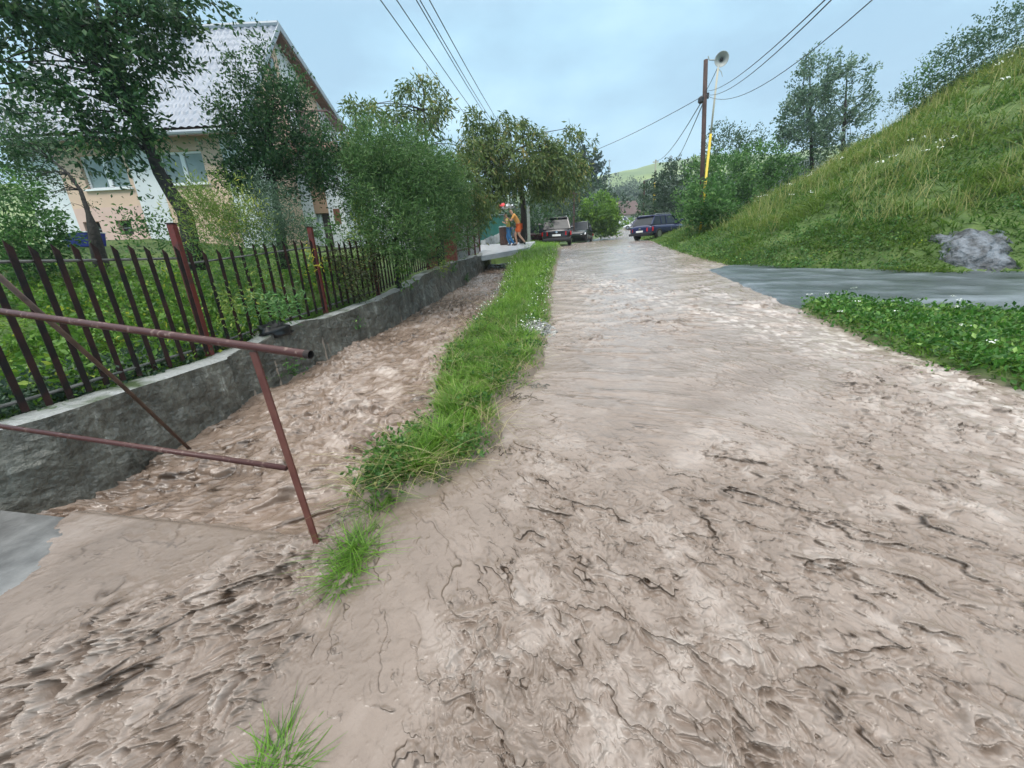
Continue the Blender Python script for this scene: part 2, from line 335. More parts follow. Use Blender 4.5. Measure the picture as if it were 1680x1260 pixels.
    foam_shade = .36 + .05*fbm(x*1.2, y*.9, 3, 20) + .04*fbm(x*6, y*5, 3, 24)*amp + 3.2*np.clip(h, -.02, .05) - .22*lf*sstep(.004, -.012, lump) - .42*np.clip(band, 0, 1.1)*np.clip(amp*1.2, 0, 1)  # crests foam lighter; steep fronts and lump hollows get their shade painted in dark
    streak = sstep(.28, .6, perlin((x*cos(ang.mean())-0)*.5 + y*.1, (y*.35 - x*.25)*3.2, 27))*.18
    # white chatter streaks down the road
    for (x0, y0, x1, y1, w) in ((1.9, 11.5, 3.6, 4.2, .30), (3.9, 8.0, 4.1, 3.0, .22), (4.0, 3.4, 3.2, 1.6, .25)):
        dx, dy = x1-x0, y1-y0; tt = np.clip(((x-x0)*dx+(y-y0)*dy)/(dx*dx+dy*dy), 0, 1)
        dd = np.hypot(x-x0-tt*dx, y-y0-tt*dy)
        foam_shade = foam_shade + .38*np.exp(-(dd/w)**2)*sstep(-.1, .5, fbm(x*9, y*7, 3, 28))
        h = h + .007*np.exp(-(dd/w)**2)*np.abs(perlin(x*16, y*11, 29))
    foam_shade = foam_shade + streak*.5 + .22*calm + left*calmL*.02 + left*(1-calmL)*.08 + .1*sstep(.2, .5, fbm(x*4, y*3.4, 3, 33))*amp
    foam_shade = foam_shade - .12*seam
    return h, foam_shade
def flood_ring(r0, r1, ratio, a0, a1, da):
    fx, fy = polar_grid(r0, r1, ratio, a0, a1, da)
    dcr = sdist_poly(fx, fy, CREEK); dside = sdist_poly(fx, fy, SIDE); hb_d = sdist_poly(fx, fy, HILLB); dvg = sdist_poly(fx, fy, VERGE)
    keep = (dcr < np.where((fy < 2.75) & (fx < -1.05), .085 + .03*perlin(fx*9, fy*9, 77), .004)) & (fx > wall_x(fy)) & (fx < 42) & (dside < .35) & (hb_d < .6) & (dvg < .3) & (fy > -1.2)
    keep &= ~((fy > 1.2) & (fx < -3.08 + .43*(2.3-fy) + .16*perlin(fx*3, fy*3, 79) + .05*perlin(fx*14, fy*14, 80)))
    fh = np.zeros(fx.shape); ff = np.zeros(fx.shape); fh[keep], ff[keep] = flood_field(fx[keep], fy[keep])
    fz = prof(fx, fy) + fh - (.02*sstep(-.05, .0, dcr) + .34*sstep(.0, .085, dcr + .035*perlin(fx*8, fy*8, 78)))*(fy < 2.75)*(fx < -1.05) - .12*sstep(.0, .25, dside)
    V = np.stack([fx - 1.1*fh*sin(radians(12)), fy - 1.1*fh, fz], -1).reshape(-1, 3)
    return compact(V, grid_faces(*fx.shape, keep), {'foam_shade': ff.ravel()})
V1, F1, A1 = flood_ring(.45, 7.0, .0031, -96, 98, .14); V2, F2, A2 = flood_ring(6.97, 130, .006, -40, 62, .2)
V = np.concatenate([V1, V2]); F = np.concatenate([F1, F2+len(V1)]); AT = {'foam_shade': np.concatenate([A1['foam_shade'], A2['foam_shade']])}
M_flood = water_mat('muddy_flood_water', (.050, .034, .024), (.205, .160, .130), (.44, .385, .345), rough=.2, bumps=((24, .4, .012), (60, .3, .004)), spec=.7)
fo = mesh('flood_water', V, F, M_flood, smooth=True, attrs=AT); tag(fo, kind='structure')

# creek torrent, rougher, with haystack waves
cx_, cy_ = np.meshgrid(np.linspace(0, 1, 230), np.exp(np.linspace(math.log(1.4), math.log(20), 620)) , indexing='ij')
xl = wall_x(cy_) - .15; xrr = np.interp(cy_, [v[1] for v in VL[::-1]], [v[0] for v in VL[::-1]]) + .25; xrr = np.maximum(xrr, -1.3)
X_ = xl + (xrr-xl)*cx_; Y_ = cy_
angc = np.radians(8) + .5*perlin(X_*.5, Y_*.5, 131)
ra = .75 + .5*fbm(X_*.7, Y_*.5, 2, 140) + .9*np.exp(-((X_+1.6)/.7)**2 - ((Y_-2.7)/.5)**2)
wx_ = .09*perlin(X_*5, Y_*5, 197); wy_ = .09*perlin(X_*5, Y_*5, 198)
lc = .045*(1-np.abs(perlin((X_+wx_)*2.6, (Y_+wy_)*3.4, 199))*2) + .026*(1-np.abs(perlin((X_+wx_)*6, (Y_+wy_)*8, 201))*2) + .012*(1-np.abs(perlin((X_+wx_)*13, (Y_+wy_)*16, 202))*2)
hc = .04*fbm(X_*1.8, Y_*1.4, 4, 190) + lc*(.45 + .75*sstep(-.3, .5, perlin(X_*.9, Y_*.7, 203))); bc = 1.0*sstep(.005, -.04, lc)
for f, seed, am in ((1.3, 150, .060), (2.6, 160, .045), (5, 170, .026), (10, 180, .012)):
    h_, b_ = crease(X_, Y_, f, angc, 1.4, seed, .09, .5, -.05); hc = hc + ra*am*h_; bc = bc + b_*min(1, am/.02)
hc = hc*np.interp(Y_, [2, 8, 20], [1.05, .9, .7]) + .10*np.exp(-((X_+1.75)/.45)**2 - ((Y_-2.95)/.3)**2)
fc = .38 + .12*fbm(X_*.8+Y_*.1, Y_*.45, 3, 200) + 1.0*hc - .30*np.clip(bc, 0, 1.1) + .34*np.exp(-((X_ + 1.75 + .1*Y_*0)/.45)**2 - ((Y_-5.2)/1.8)**2)*sstep(-.3, .5, fbm(X_*3.5, Y_*2.5, 3, 210)) + .1*fbm(X_*7, Y_*5, 3, 215)  # wave fronts and troughs browner: their shading is put into the water colour
cz = prof(X_, Y_) - .5 + hc + .20*sstep(3.3, 2.2, Y_)
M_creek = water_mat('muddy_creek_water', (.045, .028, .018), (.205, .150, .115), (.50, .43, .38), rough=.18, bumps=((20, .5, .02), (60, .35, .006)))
co_ = mesh('creek_water', np.stack([X_, Y_ - .8*hc, cz], -1), grid_faces(*X_.shape)[:, ::-1], M_creek, smooth=True, attrs={'foam_shade': fc.ravel()}); tag(co_, kind='structure')

# wet side road with a thin clear sheet of water
sx, sy = polar_grid(4.5, 26, .006, 15, 108, .25)
ds = sdist_poly(sx, sy, SIDE); dhl = sdist_poly(sx, sy, HILLB)
q_ = (sy+.55*sx) + .22*perlin(sx*.8, sy*1.1, 303); fl = (perlin((sx-sy)*.45 + .4*perlin(sx, sy, 304), q_*1.9, 300) + .6*perlin((sx-sy)*1.1, q_*4.3, 301) + .35*perlin((sx-sy)*2.5, q_*8, 305))
sh = .02*fl + .008*perlin(sx*5, sy*9, 302)
sz = prof(sx, sy) + .035 + sh - .1*sstep(.12, -.1, ds)
kp = ds > -.25
V = np.stack([sx, sy, sz], -1).reshape(-1, 3); F = grid_faces(*sx.shape, kp); V, F, AT = compact(V, F, {'foam_shade': (.35 + .35*fl + .2*sstep(5.6, 4.8, sy-.1*sx)).ravel()})
M_side = water_mat('wet_asphalt', (.018, .028, .026), (.055, .072, .076), (.17, .20, .225), rough=.3, bumps=((60, .5, .01), (200, .4, .004)), blotch=.4, spec=.5)
o = mesh('side_road', V, F, M_side, smooth=True, attrs=AT); tag(o, kind='structure')
#@@PART2
def proj(p):
    p = np.asarray(p, float) - CAM; c = p[..., 0:1]*Rt + p[..., 1:2]*Fw - p[..., 2:3]*Dn
    return c[..., 0]/c[..., 2]*FPX + CX, c[..., 1]/c[..., 2]*FPX + CY
def T1(x, y): return float(terrain(np.array([x]), np.array([y]))[0])
def zrow(x, y, row):
    z = np.linspace(-2, 20, 2201); r = proj(np.stack([np.full(z.shape, x), np.full(z.shape, y), z], -1))[1]
    return float(z[np.argmin(np.abs(r-row))])

# ---------------------------------------------------------------- FOLIAGE TOOLS
def unit(v): return v/(np.linalg.norm(v, axis=-1, keepdims=True)+1e-9)
def leaf_quads(P, D, size, width=.45, fold=.25):
    """P base points, D directions (n,3), size (n,)"""
    n = len(P); D = unit(D); R_ = unit(rng.normal(size=(n, 3))); U = unit(np.cross(D, R_)); Wn = np.cross(D, U)
    s = size[:, None]
    a = P; b = P + D*s*.5 + U*s*width*.5 + Wn*s*fold*.25; c = P + D*s; d = P + D*s*.5 - U*s*width*.5 + Wn*s*fold*.25
    V = np.stack([a, b, c, d], 1).reshape(-1, 3); return V, np.arange(4*n).reshape(-1, 4)
def foliage(parent, name, material, blobs, twigs, per, size, up=.2, droop=0., tw=.5, width=.45, spread=.07, shell=.55, seed=0, clump=.8, gap=-.12, limbs=None, barkmat=None, trunk_pts=None, trunk_r=None, wind=(0, 0, 0), gauss=False):
    """blobs: (px, py, rx_px, ry_px, Y, depth). Twigs with leaves fill them; limbs reach them."""
    g = np.random.default_rng(seed+100)
    ws = []; Ct = []; Dr = []; blobc = []
    area = np.array([b[2]*b[3]*max(.3, b[5]) for b in blobs]) ** .8; cnt = np.maximum(2, (twigs*area/area.sum()).astype(int))
    for b, k in zip(blobs, cnt):
        c = at(b[0], b[1], b[4]); sc = np.linalg.norm(c-CAM)/FPX*.93
        rad = np.array([b[2]*sc, b[5], b[3]*sc])
        u = unit(g.normal(size=(k, 3))); r = g.random((k, 1))**(1/3)*(1-shell) + shell*g.random((k, 1))**.35
        p = u*r; Ct.append(c + p*rad); Dr.append(unit(u*np.array([1, 1, .8]) + np.array([0, 0, up]) + g.normal(size=(k, 3))*.45 + np.array(wind))); blobc.append((c, rad))
    Ct = np.concatenate(Ct); Dr = np.concatenate(Dr)
    fq = clump/max(.35, float(np.median([b[5] for b in blobs]))); nv_ = perlin(Ct[:, 0]*fq+Ct[:, 1]*fq*.6, Ct[:, 2]*fq, seed+3) + .5*perlin(Ct[:, 0]*fq*2.1, Ct[:, 2]*fq*2.1-Ct[:, 1]*fq, seed+4)
    kk = nv_ > gap; Ct, Dr = Ct[kk], Dr[kk]; K = len(Ct)
    t = g.random((K, per)); tl = tw*(.6+.8*g.random((K, 1)))
    bend = np.array([0, 0, -droop])
    P = Ct[:, None] + Dr[:, None]*(t*tl)[..., None] + bend*(t*t*tl)[..., None] + g.normal(size=(K, per, 3))*spread
    Dl = Dr[:, None]*.8 + g.normal(size=(K, per, 3))*.75 + bend*1.3
    sz = size*(.6+.8*g.random((K, per))); tint = np.clip(.42 + .22*g.normal(size=(K, 1)) + .16*g.normal(size=(K, per)), 0, 1)
    P = P.reshape(-1, 3); V, F = leaf_quads(P, Dl.reshape(-1, 3), sz.ravel(), width)
    mesh(name, V, F, material, parent, attrs={'tint': np.repeat(tint.ravel(), 4)})
    if limbs and trunk_pts is not None:
        m = MB(); m.tube(trunk_pts, trunk_r, 9); tp = np.array(trunk_pts, float)
        pick = g.choice(K, min(limbs, K), replace=False)
        hi = tp[max(1, len(tp)//2):]
        for i in pick:
            e = Ct[i]; d = np.linalg.norm(hi-e, axis=1) + .6*np.maximum(0, hi[:, 2]-e[2]); q = hi[np.argmin(d)]
            ln = np.linalg.norm(e-q); mid = (q+e)/2 + np.array([0, 0, .10*ln]) + g.normal(size=3)*.06*ln
            r0 = min(trunk_r[-1]*.8, .012+.016*ln)
            q1 = q*.6+mid*.4 + g.normal(size=3)*.03*ln
            m.tube([q, q1, mid, e, e + Dr[i]*tw*.7], [r0, r0*.8, r0*.6, r0*.35, .004], 5, cap=False)
        m.build('trunk', barkmat, parent, smooth=True)
BARK = mat('bark', (.010, .009, .008), .8, col2=(.032, .028, .024), scale=14, bump=(30, .8, .03))
L_DARK = leaf_mat('leaf_dark', (.018, .055, .020), (.06, .145, .045), (.13, .22, .065), trans=.3)
L_CHER = leaf_mat('leaf_cherry', (.04, .085, .022), (.155, .22, .055), (.36, .31, .11), trans=.35)
L_MID = leaf_mat('leaf_mid', (.035, .10, .025), (.105, .24, .055), (.22, .36, .10), trans=.35)
L_BRIGHT = leaf_mat('leaf_bright', (.04, .12, .014), (.15, .30, .035), (.40, .46, .05), trans=.4)
L_YEL = leaf_mat('leaf_yellowgreen', (.09, .17, .03), (.27, .36, .08), (.50, .50, .10), trans=.4)
L_GRAY = leaf_mat('leaf_grayish', (.05, .10, .06), (.14, .22, .13), (.30, .40, .32), trans=.3)
L_FAR = leaf_mat('leaf_far', (.02, .05, .025), (.05, .10, .045), (.09, .15, .06), trans=.2)
L_FAR2 = leaf_mat('leaf_far_bright', (.05, .13, .015), (.17, .32, .03), (.28, .44, .06), trans=.3)
G_TALL = leaf_mat('grass_verge', (.05, .13, .015), (.20, .38, .045), (.48, .60, .16), trans=.45)
G_HILL = leaf_mat('grass_hill', (.065, .16, .02), (.19, .26, .05), (.38, .36, .14), trans=.4)
def blades(P, h, w, lean, curl, tint, name, material, segs=3, kind='stuff'):
    n = len(P); a = rng.random(n)*2*pi; D = np.stack([np.cos(a), np.sin(a), np.zeros(n)], -1)*lean[:, None] if np.ndim(lean) else None
    side = unit(np.stack([-np.sin(a), np.cos(a), rng.normal(size=n)*.2], -1)); V = []
    for k in range(segs+1):
        t = k/segs; c = P + D*(t + curl*t*t)[..., None]*h[:, None] + np.array([0, 0, 1.])*(h*(t - .38*curl*t*t*np.minimum(lean*1.6, 1)))[:, None]
        ww = (w*(1-t*.88)*.5)[:, None]; V += [c - side*ww, c + side*ww]
    V = np.stack(V, 1); m = 2*(segs+1); b = np.arange(n)[:, None]*m
    F = np.concatenate([b + np.array([2*k, 2*k+1, 2*k+3, 2*k+2]) for k in range(segs)], 0)
    o = mesh(name, V.reshape(-1, 3), F, material, attrs={'tint': np.repeat(tint, m)}); return tag(o, kind=kind)
def scatter_polar(n, a0, a1, r0, r1, g=rng):
    a = np.radians(g.uniform(a0, a1, n)); r = np.exp(g.uniform(math.log(r0), math.log(r1), n)); return r*np.sin(a), r*np.cos(a), r

# ---------------------------------------------------------------- GRASS VERGE between creek and road
x, y, r = scatter_polar(330000, -60, 40, 1.5, 30)
dv = sdist_poly(x, y, VERGE) + .07*perlin(x*4, y*4, 2); k = (dv > -.03) & (rng.random(len(x)) < sstep(-.03, .2, dv) + .25); x, y, r, dv = x[k], y[k], r[k], dv[k]
# clump: pull blades towards tuft centres
cl = perlin(x*5, y*5, 61); k = rng.random(len(x)) < (.45 + .9*(cl+.3))*(.35 + .65*sstep(-.25, .15, perlin(x*2.6, y*2.6, 66) + .5*sstep(2.6, 3.6, y))); x, y, r, dv, cl = x[k], y[k], r[k], dv[k], cl[k]
if len(x) > 62000: q = rng.choice(len(x), 62000, replace=False); x, y, r, dv, cl = x[q], y[q], r[q], dv[q], cl[q]
hgt = (.065 + .09*rng.random(len(x)) + .06*np.clip(cl, 0, 1))*(.35+.65*sstep(0, .28, dv))*(1+.25*(r > 6))
hgt *= 1 + .35*sstep(.2, -.6, x + .1*y)*sstep(2, 4, y)
tn = np.clip(.40 + .22*perlin(x*1.6, y*1.6, 62) + .17*rng.normal(size=len(x)) + .12*sstep(5, 12, y), 0, 1)
o = blades(np.stack([x, y, terrain(x, y)-.01], -1), hgt*1.35, .005 + .0022*np.minimum(r, 14)*.6 + .002*rng.random(len(x)), .25+.5*rng.random(len(x)), .7+.6*rng.random(len(x)), tn, 'verge_grass', G_TALL)
tag(o, 'long bright green grass strip between the creek and the flooded road', 'grass')
def tuft(px, py, n, rad, h, label, name='grass_tuft', Z=None):
    c = G(px, py); a = rng.random(n)*2*pi; q = rad*np.sqrt(rng.random(n)); xx = c[0]+q*np.cos(a)*.8; yy = c[1]+q*np.sin(a)*1.25
    P = np.stack([xx, yy, prof(xx, yy)-.03], -1)
    o = blades(P, h*(.5+.8*rng.random(n)), .006+.004*rng.random(n), .45+.6*rng.random(n), .8+.6*rng.random(n), np.clip(.35+.2*rng.normal(size=n), 0, 1), name, G_TALL)
    del o['kind']; return tag(o, label, 'grass tuft', 'grass tufts standing in the flood')
tuft(582, 905, 260, .10, .13, 'small bent grass tuft on the slab edge by the railing post')
tuft(560, 950, 160, .06, .09, 'dark soaked grass tuft just below the bent one')
tuft(440, 1285, 420, .075, .085, 'green grass tuft poking out of the water at the bottom edge')
tuft(625, 815, 240, .13, .17, 'leaning tip of long grass where the verge ends')
# small white flowers along the road side of the verge
x, y, r = scatter_polar(60000, -5, 14, 5, 20); dv = sdist_poly(x, y, VERGE); k = (dv > 0) & (dv < .35); x, y, r = x[k][:260], y[k][:260], r[k][:260]
zz = terrain(x, y) + .16 + .1*rng.random(len(x)); Pn = np.stack([x, y, zz], -1)
Vq, Fq = leaf_quads(Pn, np.array([1, 0, .1]) + rng.normal(size=(len(x), 3))*.5, np.full(len(x), .02), 1.)
tag(mesh('white_flowers', Vq, Fq, mat('petal', (.75, .78, .7), .6)), 'tiny white blossoms along the road edge of the verge', 'flowers', kind='stuff')

# gravel heap and debris on the verge
def pebbles(name, label, cx0, cy0, rx, ry, n, s0, s1, m, heap=.05):
    ico = np.array([(0, 0, 1), (.89, 0, .45), (.28, .85, .45), (-.72, .53, .45), (-.72, -.53, .45), (.28, -.85, .45), (.72, .53, -.45), (-.28, .85, -.45), (-.89, 0, -.45), (-.28, -.85, -.45), (.72, -.53, -.45), (0, 0, -1)])
    fc = np.array([(0, 1, 2), (0, 2, 3), (0, 3, 4), (0, 4, 5), (0, 5, 1), (1, 6, 2), (2, 7, 3), (3, 8, 4), (4, 9, 5), (5, 10, 1), (2, 6, 7), (3, 7, 8), (4, 8, 9), (5, 9, 10), (1, 10, 6), (11, 7, 6), (11, 8, 7), (11, 9, 8), (11, 10, 9), (11, 6, 10)])
    a = rng.random(n)*2*pi; q = np.sqrt(rng.random(n)); X = cx0 + rx*q*np.cos(a); Y = cy0 + ry*q*np.sin(a); Z = terrain(X, Y) + heap*(1-q*q)
    Z = np.maximum(Z, prof(X, Y) + .005)
    sc = rng.uniform(s0, s1, (n, 1, 1))*np.array([1, 1, .7])*rng.uniform(.7, 1.3, (n, 1, 3)); V = ico[None]*sc*rng.uniform(.8, 1.15, (n, 12, 1)) + np.stack([X, Y, Z], -1)[:, None]
    F = (np.arange(n)[:, None, None]*12 + fc[None]).reshape(-1, 3)
    return tag(mesh(name, V.reshape(-1, 3), F, m, attrs={'tint': np.repeat(rng.random(n), 12)}), label, 'gravel', kind='stuff')
GRAV = mat('gravel', (.10, .10, .10), .45, col2=(.4, .39, .37), scale=30, lo=.4, hi=.6)
c = G(880, 545); pebbles('gravel', 'grey gravel heap washed up beside the grass verge', c[0], c[1], .3, .42, 900, .012, .026, GRAV, .05)
c = G(850, 645); pebbles('gravel', 'dark stones and litter where the verge narrows', c[0], c[1]+.1, .35, .12, 160, .008, .018, mat('gravel_dark', (.05, .045, .035), .5, col2=(.2, .18, .15), scale=30), 0)
# debris twigs on the verge rim
def twig_mat(): return mat('twig', (.03, .022, .014), .6, col2=(.09, .07, .045), scale=20)
for (px, py, n, lab) in ((850, 655, 26, 'tangle of dark twigs caught at the notch of the verge'), (815, 745, 22, 'drowned weed stems at the right bulge of the verge'), (690, 790, 18, 'flattened dark stems under the front of the verge'), (600, 835, 14, 'brown root bits at the tip of the verge')):
    c = G(px, py); m = MB()
    for i in range(n):
        a = rng.random()*2*pi; p = c + np.array([rng.normal()*.11, rng.normal()*.05, .015]); l = rng.uniform(.04, .13)
        d = np.array([cos(a), sin(a)*.6, rng.uniform(-.1, .5)]); m.tube([p, p+d*l*.5+rng.normal(size=3)*.01, p+d*l], [.004, .003, .0015], 4)
    tag(m.build('twig_debris', twig_mat()), lab, 'debris', 'flood debris along the verge')

# ---------------------------------------------------------------- HILL GRASS
x, y, r = scatter_polar(300000, 14, 86, 7, 60); hh, d = hill_h(x, y); k = (d > .02) & (d < 20); x, y, r, hh, d = x[k], y[k], r[k], hh[k], d[k]
q = rng.random(len(x)) < (.5 + .8*fbm(x*.9, y*.9, 3, 70)+.3); x, y, r, hh, d = x[q], y[q], r[q], hh[q], d[q]
rock_c = G(1602, 414, 0, terrain)[:2]; q = np.hypot(x-rock_c[0], y-rock_c[1]) > .5 + .25*perlin(x*2, y*2, 5); x, y, r, hh, d = x[q], y[q], r[q], hh[q], d[q]
if len(x) > 150000: q = rng.choice(len(x), 150000, replace=False); x, y, r, hh, d = x[q], y[q], r[q], hh[q], d[q]
pt = fbm(x*.55, y*.55, 3, 71)
tn = np.clip(.12 + .34*np.clip(d/7, 0, 1) + .34*pt + .16*rng.normal(size=len(x)), 0, 1)
hg = (.09 + .11*rng.random(len(x)) + .10*np.clip(pt, -.3, 1))*(.55+.45*sstep(0, 2, d))*1.1
o = blades(np.stack([x, y, terrain(x, y)-.02], -1), hg*1.3, .008+.0016*r, .35+.6*rng.random(len(x)), .7+.5*rng.random(len(x)), tn, 'hill_grass', G_HILL, segs=2)
tag(o, 'unmown grass in green and straw tones over the right hand bank', 'grass')
# taller straw stems
x, y, r = scatter_polar(26000, 22, 80, 9, 45); hh, d = hill_h(x, y); k = (d > 1.5) & (d < 16) & (fbm(x*.5, y*.5, 3, 74) > -.05); x, y, r = x[k], y[k], r[k]
o = blades(np.stack([x, y, terrain(x, y)], -1), .35+.35*rng.random(len(x)), .005+.0009*r, .15+.35*rng.random(len(x)), .4+.5*rng.random(len(x)), np.clip(.85+.2*rng.normal(size=len(x)), 0, 1), 'straw_stems', G_HILL, segs=2)
tag(o, 'pale straw stems standing above the bank grass', 'grass')
# broad weeds on the lower bank (dark and bright patches)
def weeds(name, label, x, y, h, n_leaf, size, material, kindname='weeds', spread=.09):
    n = len(x); z = terrain(x, y); P = np.stack([x, y, z], -1)[:, None] + rng.normal(size=(n, n_leaf, 3))*np.array([spread, spread, 0]) + np.array([0, 0, 1.])*(rng.random((n, n_leaf, 1))**.7*h[:, None, None])
    D = rng.normal(size=(n, n_leaf, 3)) + np.array([0, 0, .25]); s = size*(.6+.8*rng.random((n, n_leaf)))*np.ones((n, n_leaf))
    V, F = leaf_quads(P.reshape(-1, 3), D.reshape(-1, 3), s.ravel(), .55)
    tn = np.clip(.4+.25*rng.normal(size=(n, 1)) + .15*rng.normal(size=(n, n_leaf)), 0, 1)
    return tag(mesh(name, V, F, material, attrs={'tint': np.repeat(tn.ravel(), 4)}), label, kindname, kind='stuff')
x0_, y0_, r0_ = scatter_polar(30000, -50, 20, 2, 16); dv = sdist_poly(x0_, y0_, VERGE); k = (dv > .05) & (dv < .45) & (perlin(x0_*2, y0_*2, 140) > .12); xv, yv = x0_[k][:520], y0_[k][:520]
weeds('verge_weeds', 'low broad leaved weeds mixed into the verge grass', xv, yv, .05+.13*rng.random(len(xv)), 8, .042, leaf_mat('leaf_verge_weed', (.04, .11, .02), (.12, .24, .05), (.30, .30, .10), trans=.35), spread=.06)
k = (dv > .0) & (perlin(x0_*3, y0_*3, 141) > 0); xv, yv = x0_[k][-1500:], y0_[k][-1500:]
o = blades(np.stack([xv, yv, terrain(xv, yv)], -1), .12+.2*rng.random(len(xv)), np.full(len(xv), .006), .5+.6*rng.random(len(xv)), .8+.7*rng.random(len(xv)), np.clip(.8+.2*rng.normal(size=len(xv)), 0, 1), 'dry_stalks', leaf_mat('dry_stalk', (.12, .14, .04), (.30, .27, .11), (.45, .40, .22), trans=.3)); tag(o, 'yellowed dry stalks scattered through the verge grass', 'grass')
x, y, r = scatter_polar(9000, 22, 80, 8, 26); hh, d = hill_h(x, y); pn = fbm(x*.5, y*.5, 3, 76); k = (d > .05) & (d < 12) & (pn + .3*sstep(3, 0, d) > .14) & (np.hypot(x-rock_c[0], y-rock_c[1]) > 1); x, y = x[k], y[k]
weeds('bank_weeds', 'leafy green weeds low on the right hand bank', x, y, .10+.14*rng.random(len(x)), 9, .055, L_MID, spread=.1)
x, y, r = scatter_polar(4200, 18, 80, 7, 22); hh, d = hill_h(x, y); k = (d > .0) & (d < .9) & (np.abs(np.hypot(x-rock_c[0], y-rock_c[1])) > .7); x, y = x[k], y[k]
weeds('bank_foot_weeds', 'bright weeds fringing the foot of the bank by the side road', x, y, .06+.14*rng.random(len(x)), 10, .045, L_BRIGHT, spread=.07)
# white umbels scattered
x, y, r = scatter_polar(5000, 30, 70, 11, 26); hh, d = hill_h(x, y); k = (d > 3) & (d < 12) & (perlin(x*.6, y*.6, 90) > .15); x, y = x[k][:80], y[k][:80]
def umbels(name, label, x, y, h, s):
    P = np.stack([x, y, terrain(x, y)+h], -1); n = len(P); Pn = (P[:, None] + rng.normal(size=(n, 9, 3))*np.array([s, s, s*.25])).reshape(-1, 3)
    V, F = leaf_quads(Pn, rng.normal(size=(len(Pn), 3))*np.array([1, 1, .2]), np.full(len(Pn), s*.75), 1.)
    return tag(mesh(name, V, F, MT['petal']), label, 'flowers', kind='stuff')
umbels('white_flowers', 'white umbels dotted over the upper bank', x, y, .38, .05)
# herb patch at the right
x, y, r = scatter_polar(60000, 30, 88, 3.5, 16); dh = sdist_poly(x, y, HERB); k = dh > -.02 + .05*perlin(x*4, y*4, 2); x, y, r, dh = x[k], y[k], r[k], dh[k]
n = min(len(x), 26000); o = blades(np.stack([x[:n], y[:n], terrain(x[:n], y[:n])], -1), (.05+.08*rng.random(n)), .006+.0016*r[:n], .5+.5*rng.random(n), np.full(n, 1.), np.clip(.3+.2*rng.normal(size=n), 0, 1), 'patch_grass', G_TALL, segs=2)
tag(o, 'grass in the triangular patch between the road and the side road', 'grass')
weeds('patch_weeds', 'broad leaved weeds in the triangular patch by the side road', x[-2600:], y[-2600:], .04+.10*rng.random(2600), 8, .055, leaf_mat('leaf_herb', (.025, .09, .012), (.08, .22, .03), (.26, .42, .10), trans=.35), spread=.07)
umbels('white_flowers', 'pale umbels and blossoms in the triangular patch', x[100:165], y[100:165], .2, .022)

# ---------------------------------------------------------------- rock outcrop on the bank
rc = G(1600, 412, 0, terrain)
u_, v_ = np.meshgrid(np.linspace(-1, 1, 90), np.linspace(-1, 1, 80), indexing='ij')
rx_ = rc[0] + .85*u_*.75 + .35*v_; ry_ = rc[1] - .55*u_ + .55*v_
rm = 1-np.clip(np.hypot(u_, v_) + .35*fbm(u_*1.8, v_*1.8, 3, 88), 0, 1.4)
st_ = rm*.55 + .12*np.floor(4*(rm + .4*fbm(u_*1.2+v_, v_*2.5, 3, 89)))/4*1.2 + .045*fbm(u_*6, v_*9, 4, 87)
rz_ = terrain(rx_, ry_) - .07 + np.clip(st_, -.1, .6)*.30
rmsh = mesh('rock_outcrop', np.stack([rx_-.1*st_, ry_-.1*st_, rz_], -1), grid_faces(*u_.shape)[:, ::-1], mat('rock', (.035, .04, .044), .5, col2=(.15, .17, .195), scale=5, detail=8, lo=.42, hi=.6, bump=(14, .8, .06)))
tag(rmsh, 'wet grey rock outcrop low on the grassy bank', 'rock')

# ---------------------------------------------------------------- RETAINING WALL
wy = np.concatenate([np.arange(-1, 4.95, .05), [4.955, 4.96], np.arange(5.0, 24, .06)]); wx = wall_x(wy); wz = wall_z(wy) + .018*fbm(wy*2.2, wy*0, 3, 401)*(wy > 4.95) + .05*sstep(.2, .5, perlin(wy*.8, wy*0+.3, 402))*(wy > 5.2)
tan = np.gradient(np.stack([wx, wy], -1), axis=0); tan = unit(tan); nrm = np.stack([tan[:, 1], -tan[:, 0]], -1)   # towards the creek
nv = 34; rows = []
for j in range(nv):
    t = j/(nv-1); zz = (prof(wx, wy) - 1.25)*(1-t) + wz*t
    ro = .035*fbm(wy*2, zz*2.4, 4, 410) + .012*fbm(wy*9, zz*9, 3, 411) + .05*(1-t)
    ro = ro*(1-.75*(t > .93)) + np.where(wy < 4.955, .05, 0)*(t > .0)
    rows.append(np.stack([wx + nrm[:, 0]*ro, wy + nrm[:, 1]*ro, zz], -1))
for j, (off, dz) in enumerate(((-.02, .012), (-.14, .014), (-.28, .008), (-.33, -.12), (-.33, -.5))):
    rows.append(np.stack([wx + nrm[:, 0]*(off + (.03 if j < 2 else 0)*perlin(wy*4, wy*0, 420+j)), wy + nrm[:, 1]*off, wz + dz + .006*fbm(wy*5, wy*0+j, 2, 421)], -1))
RW = np.stack(rows, 0)
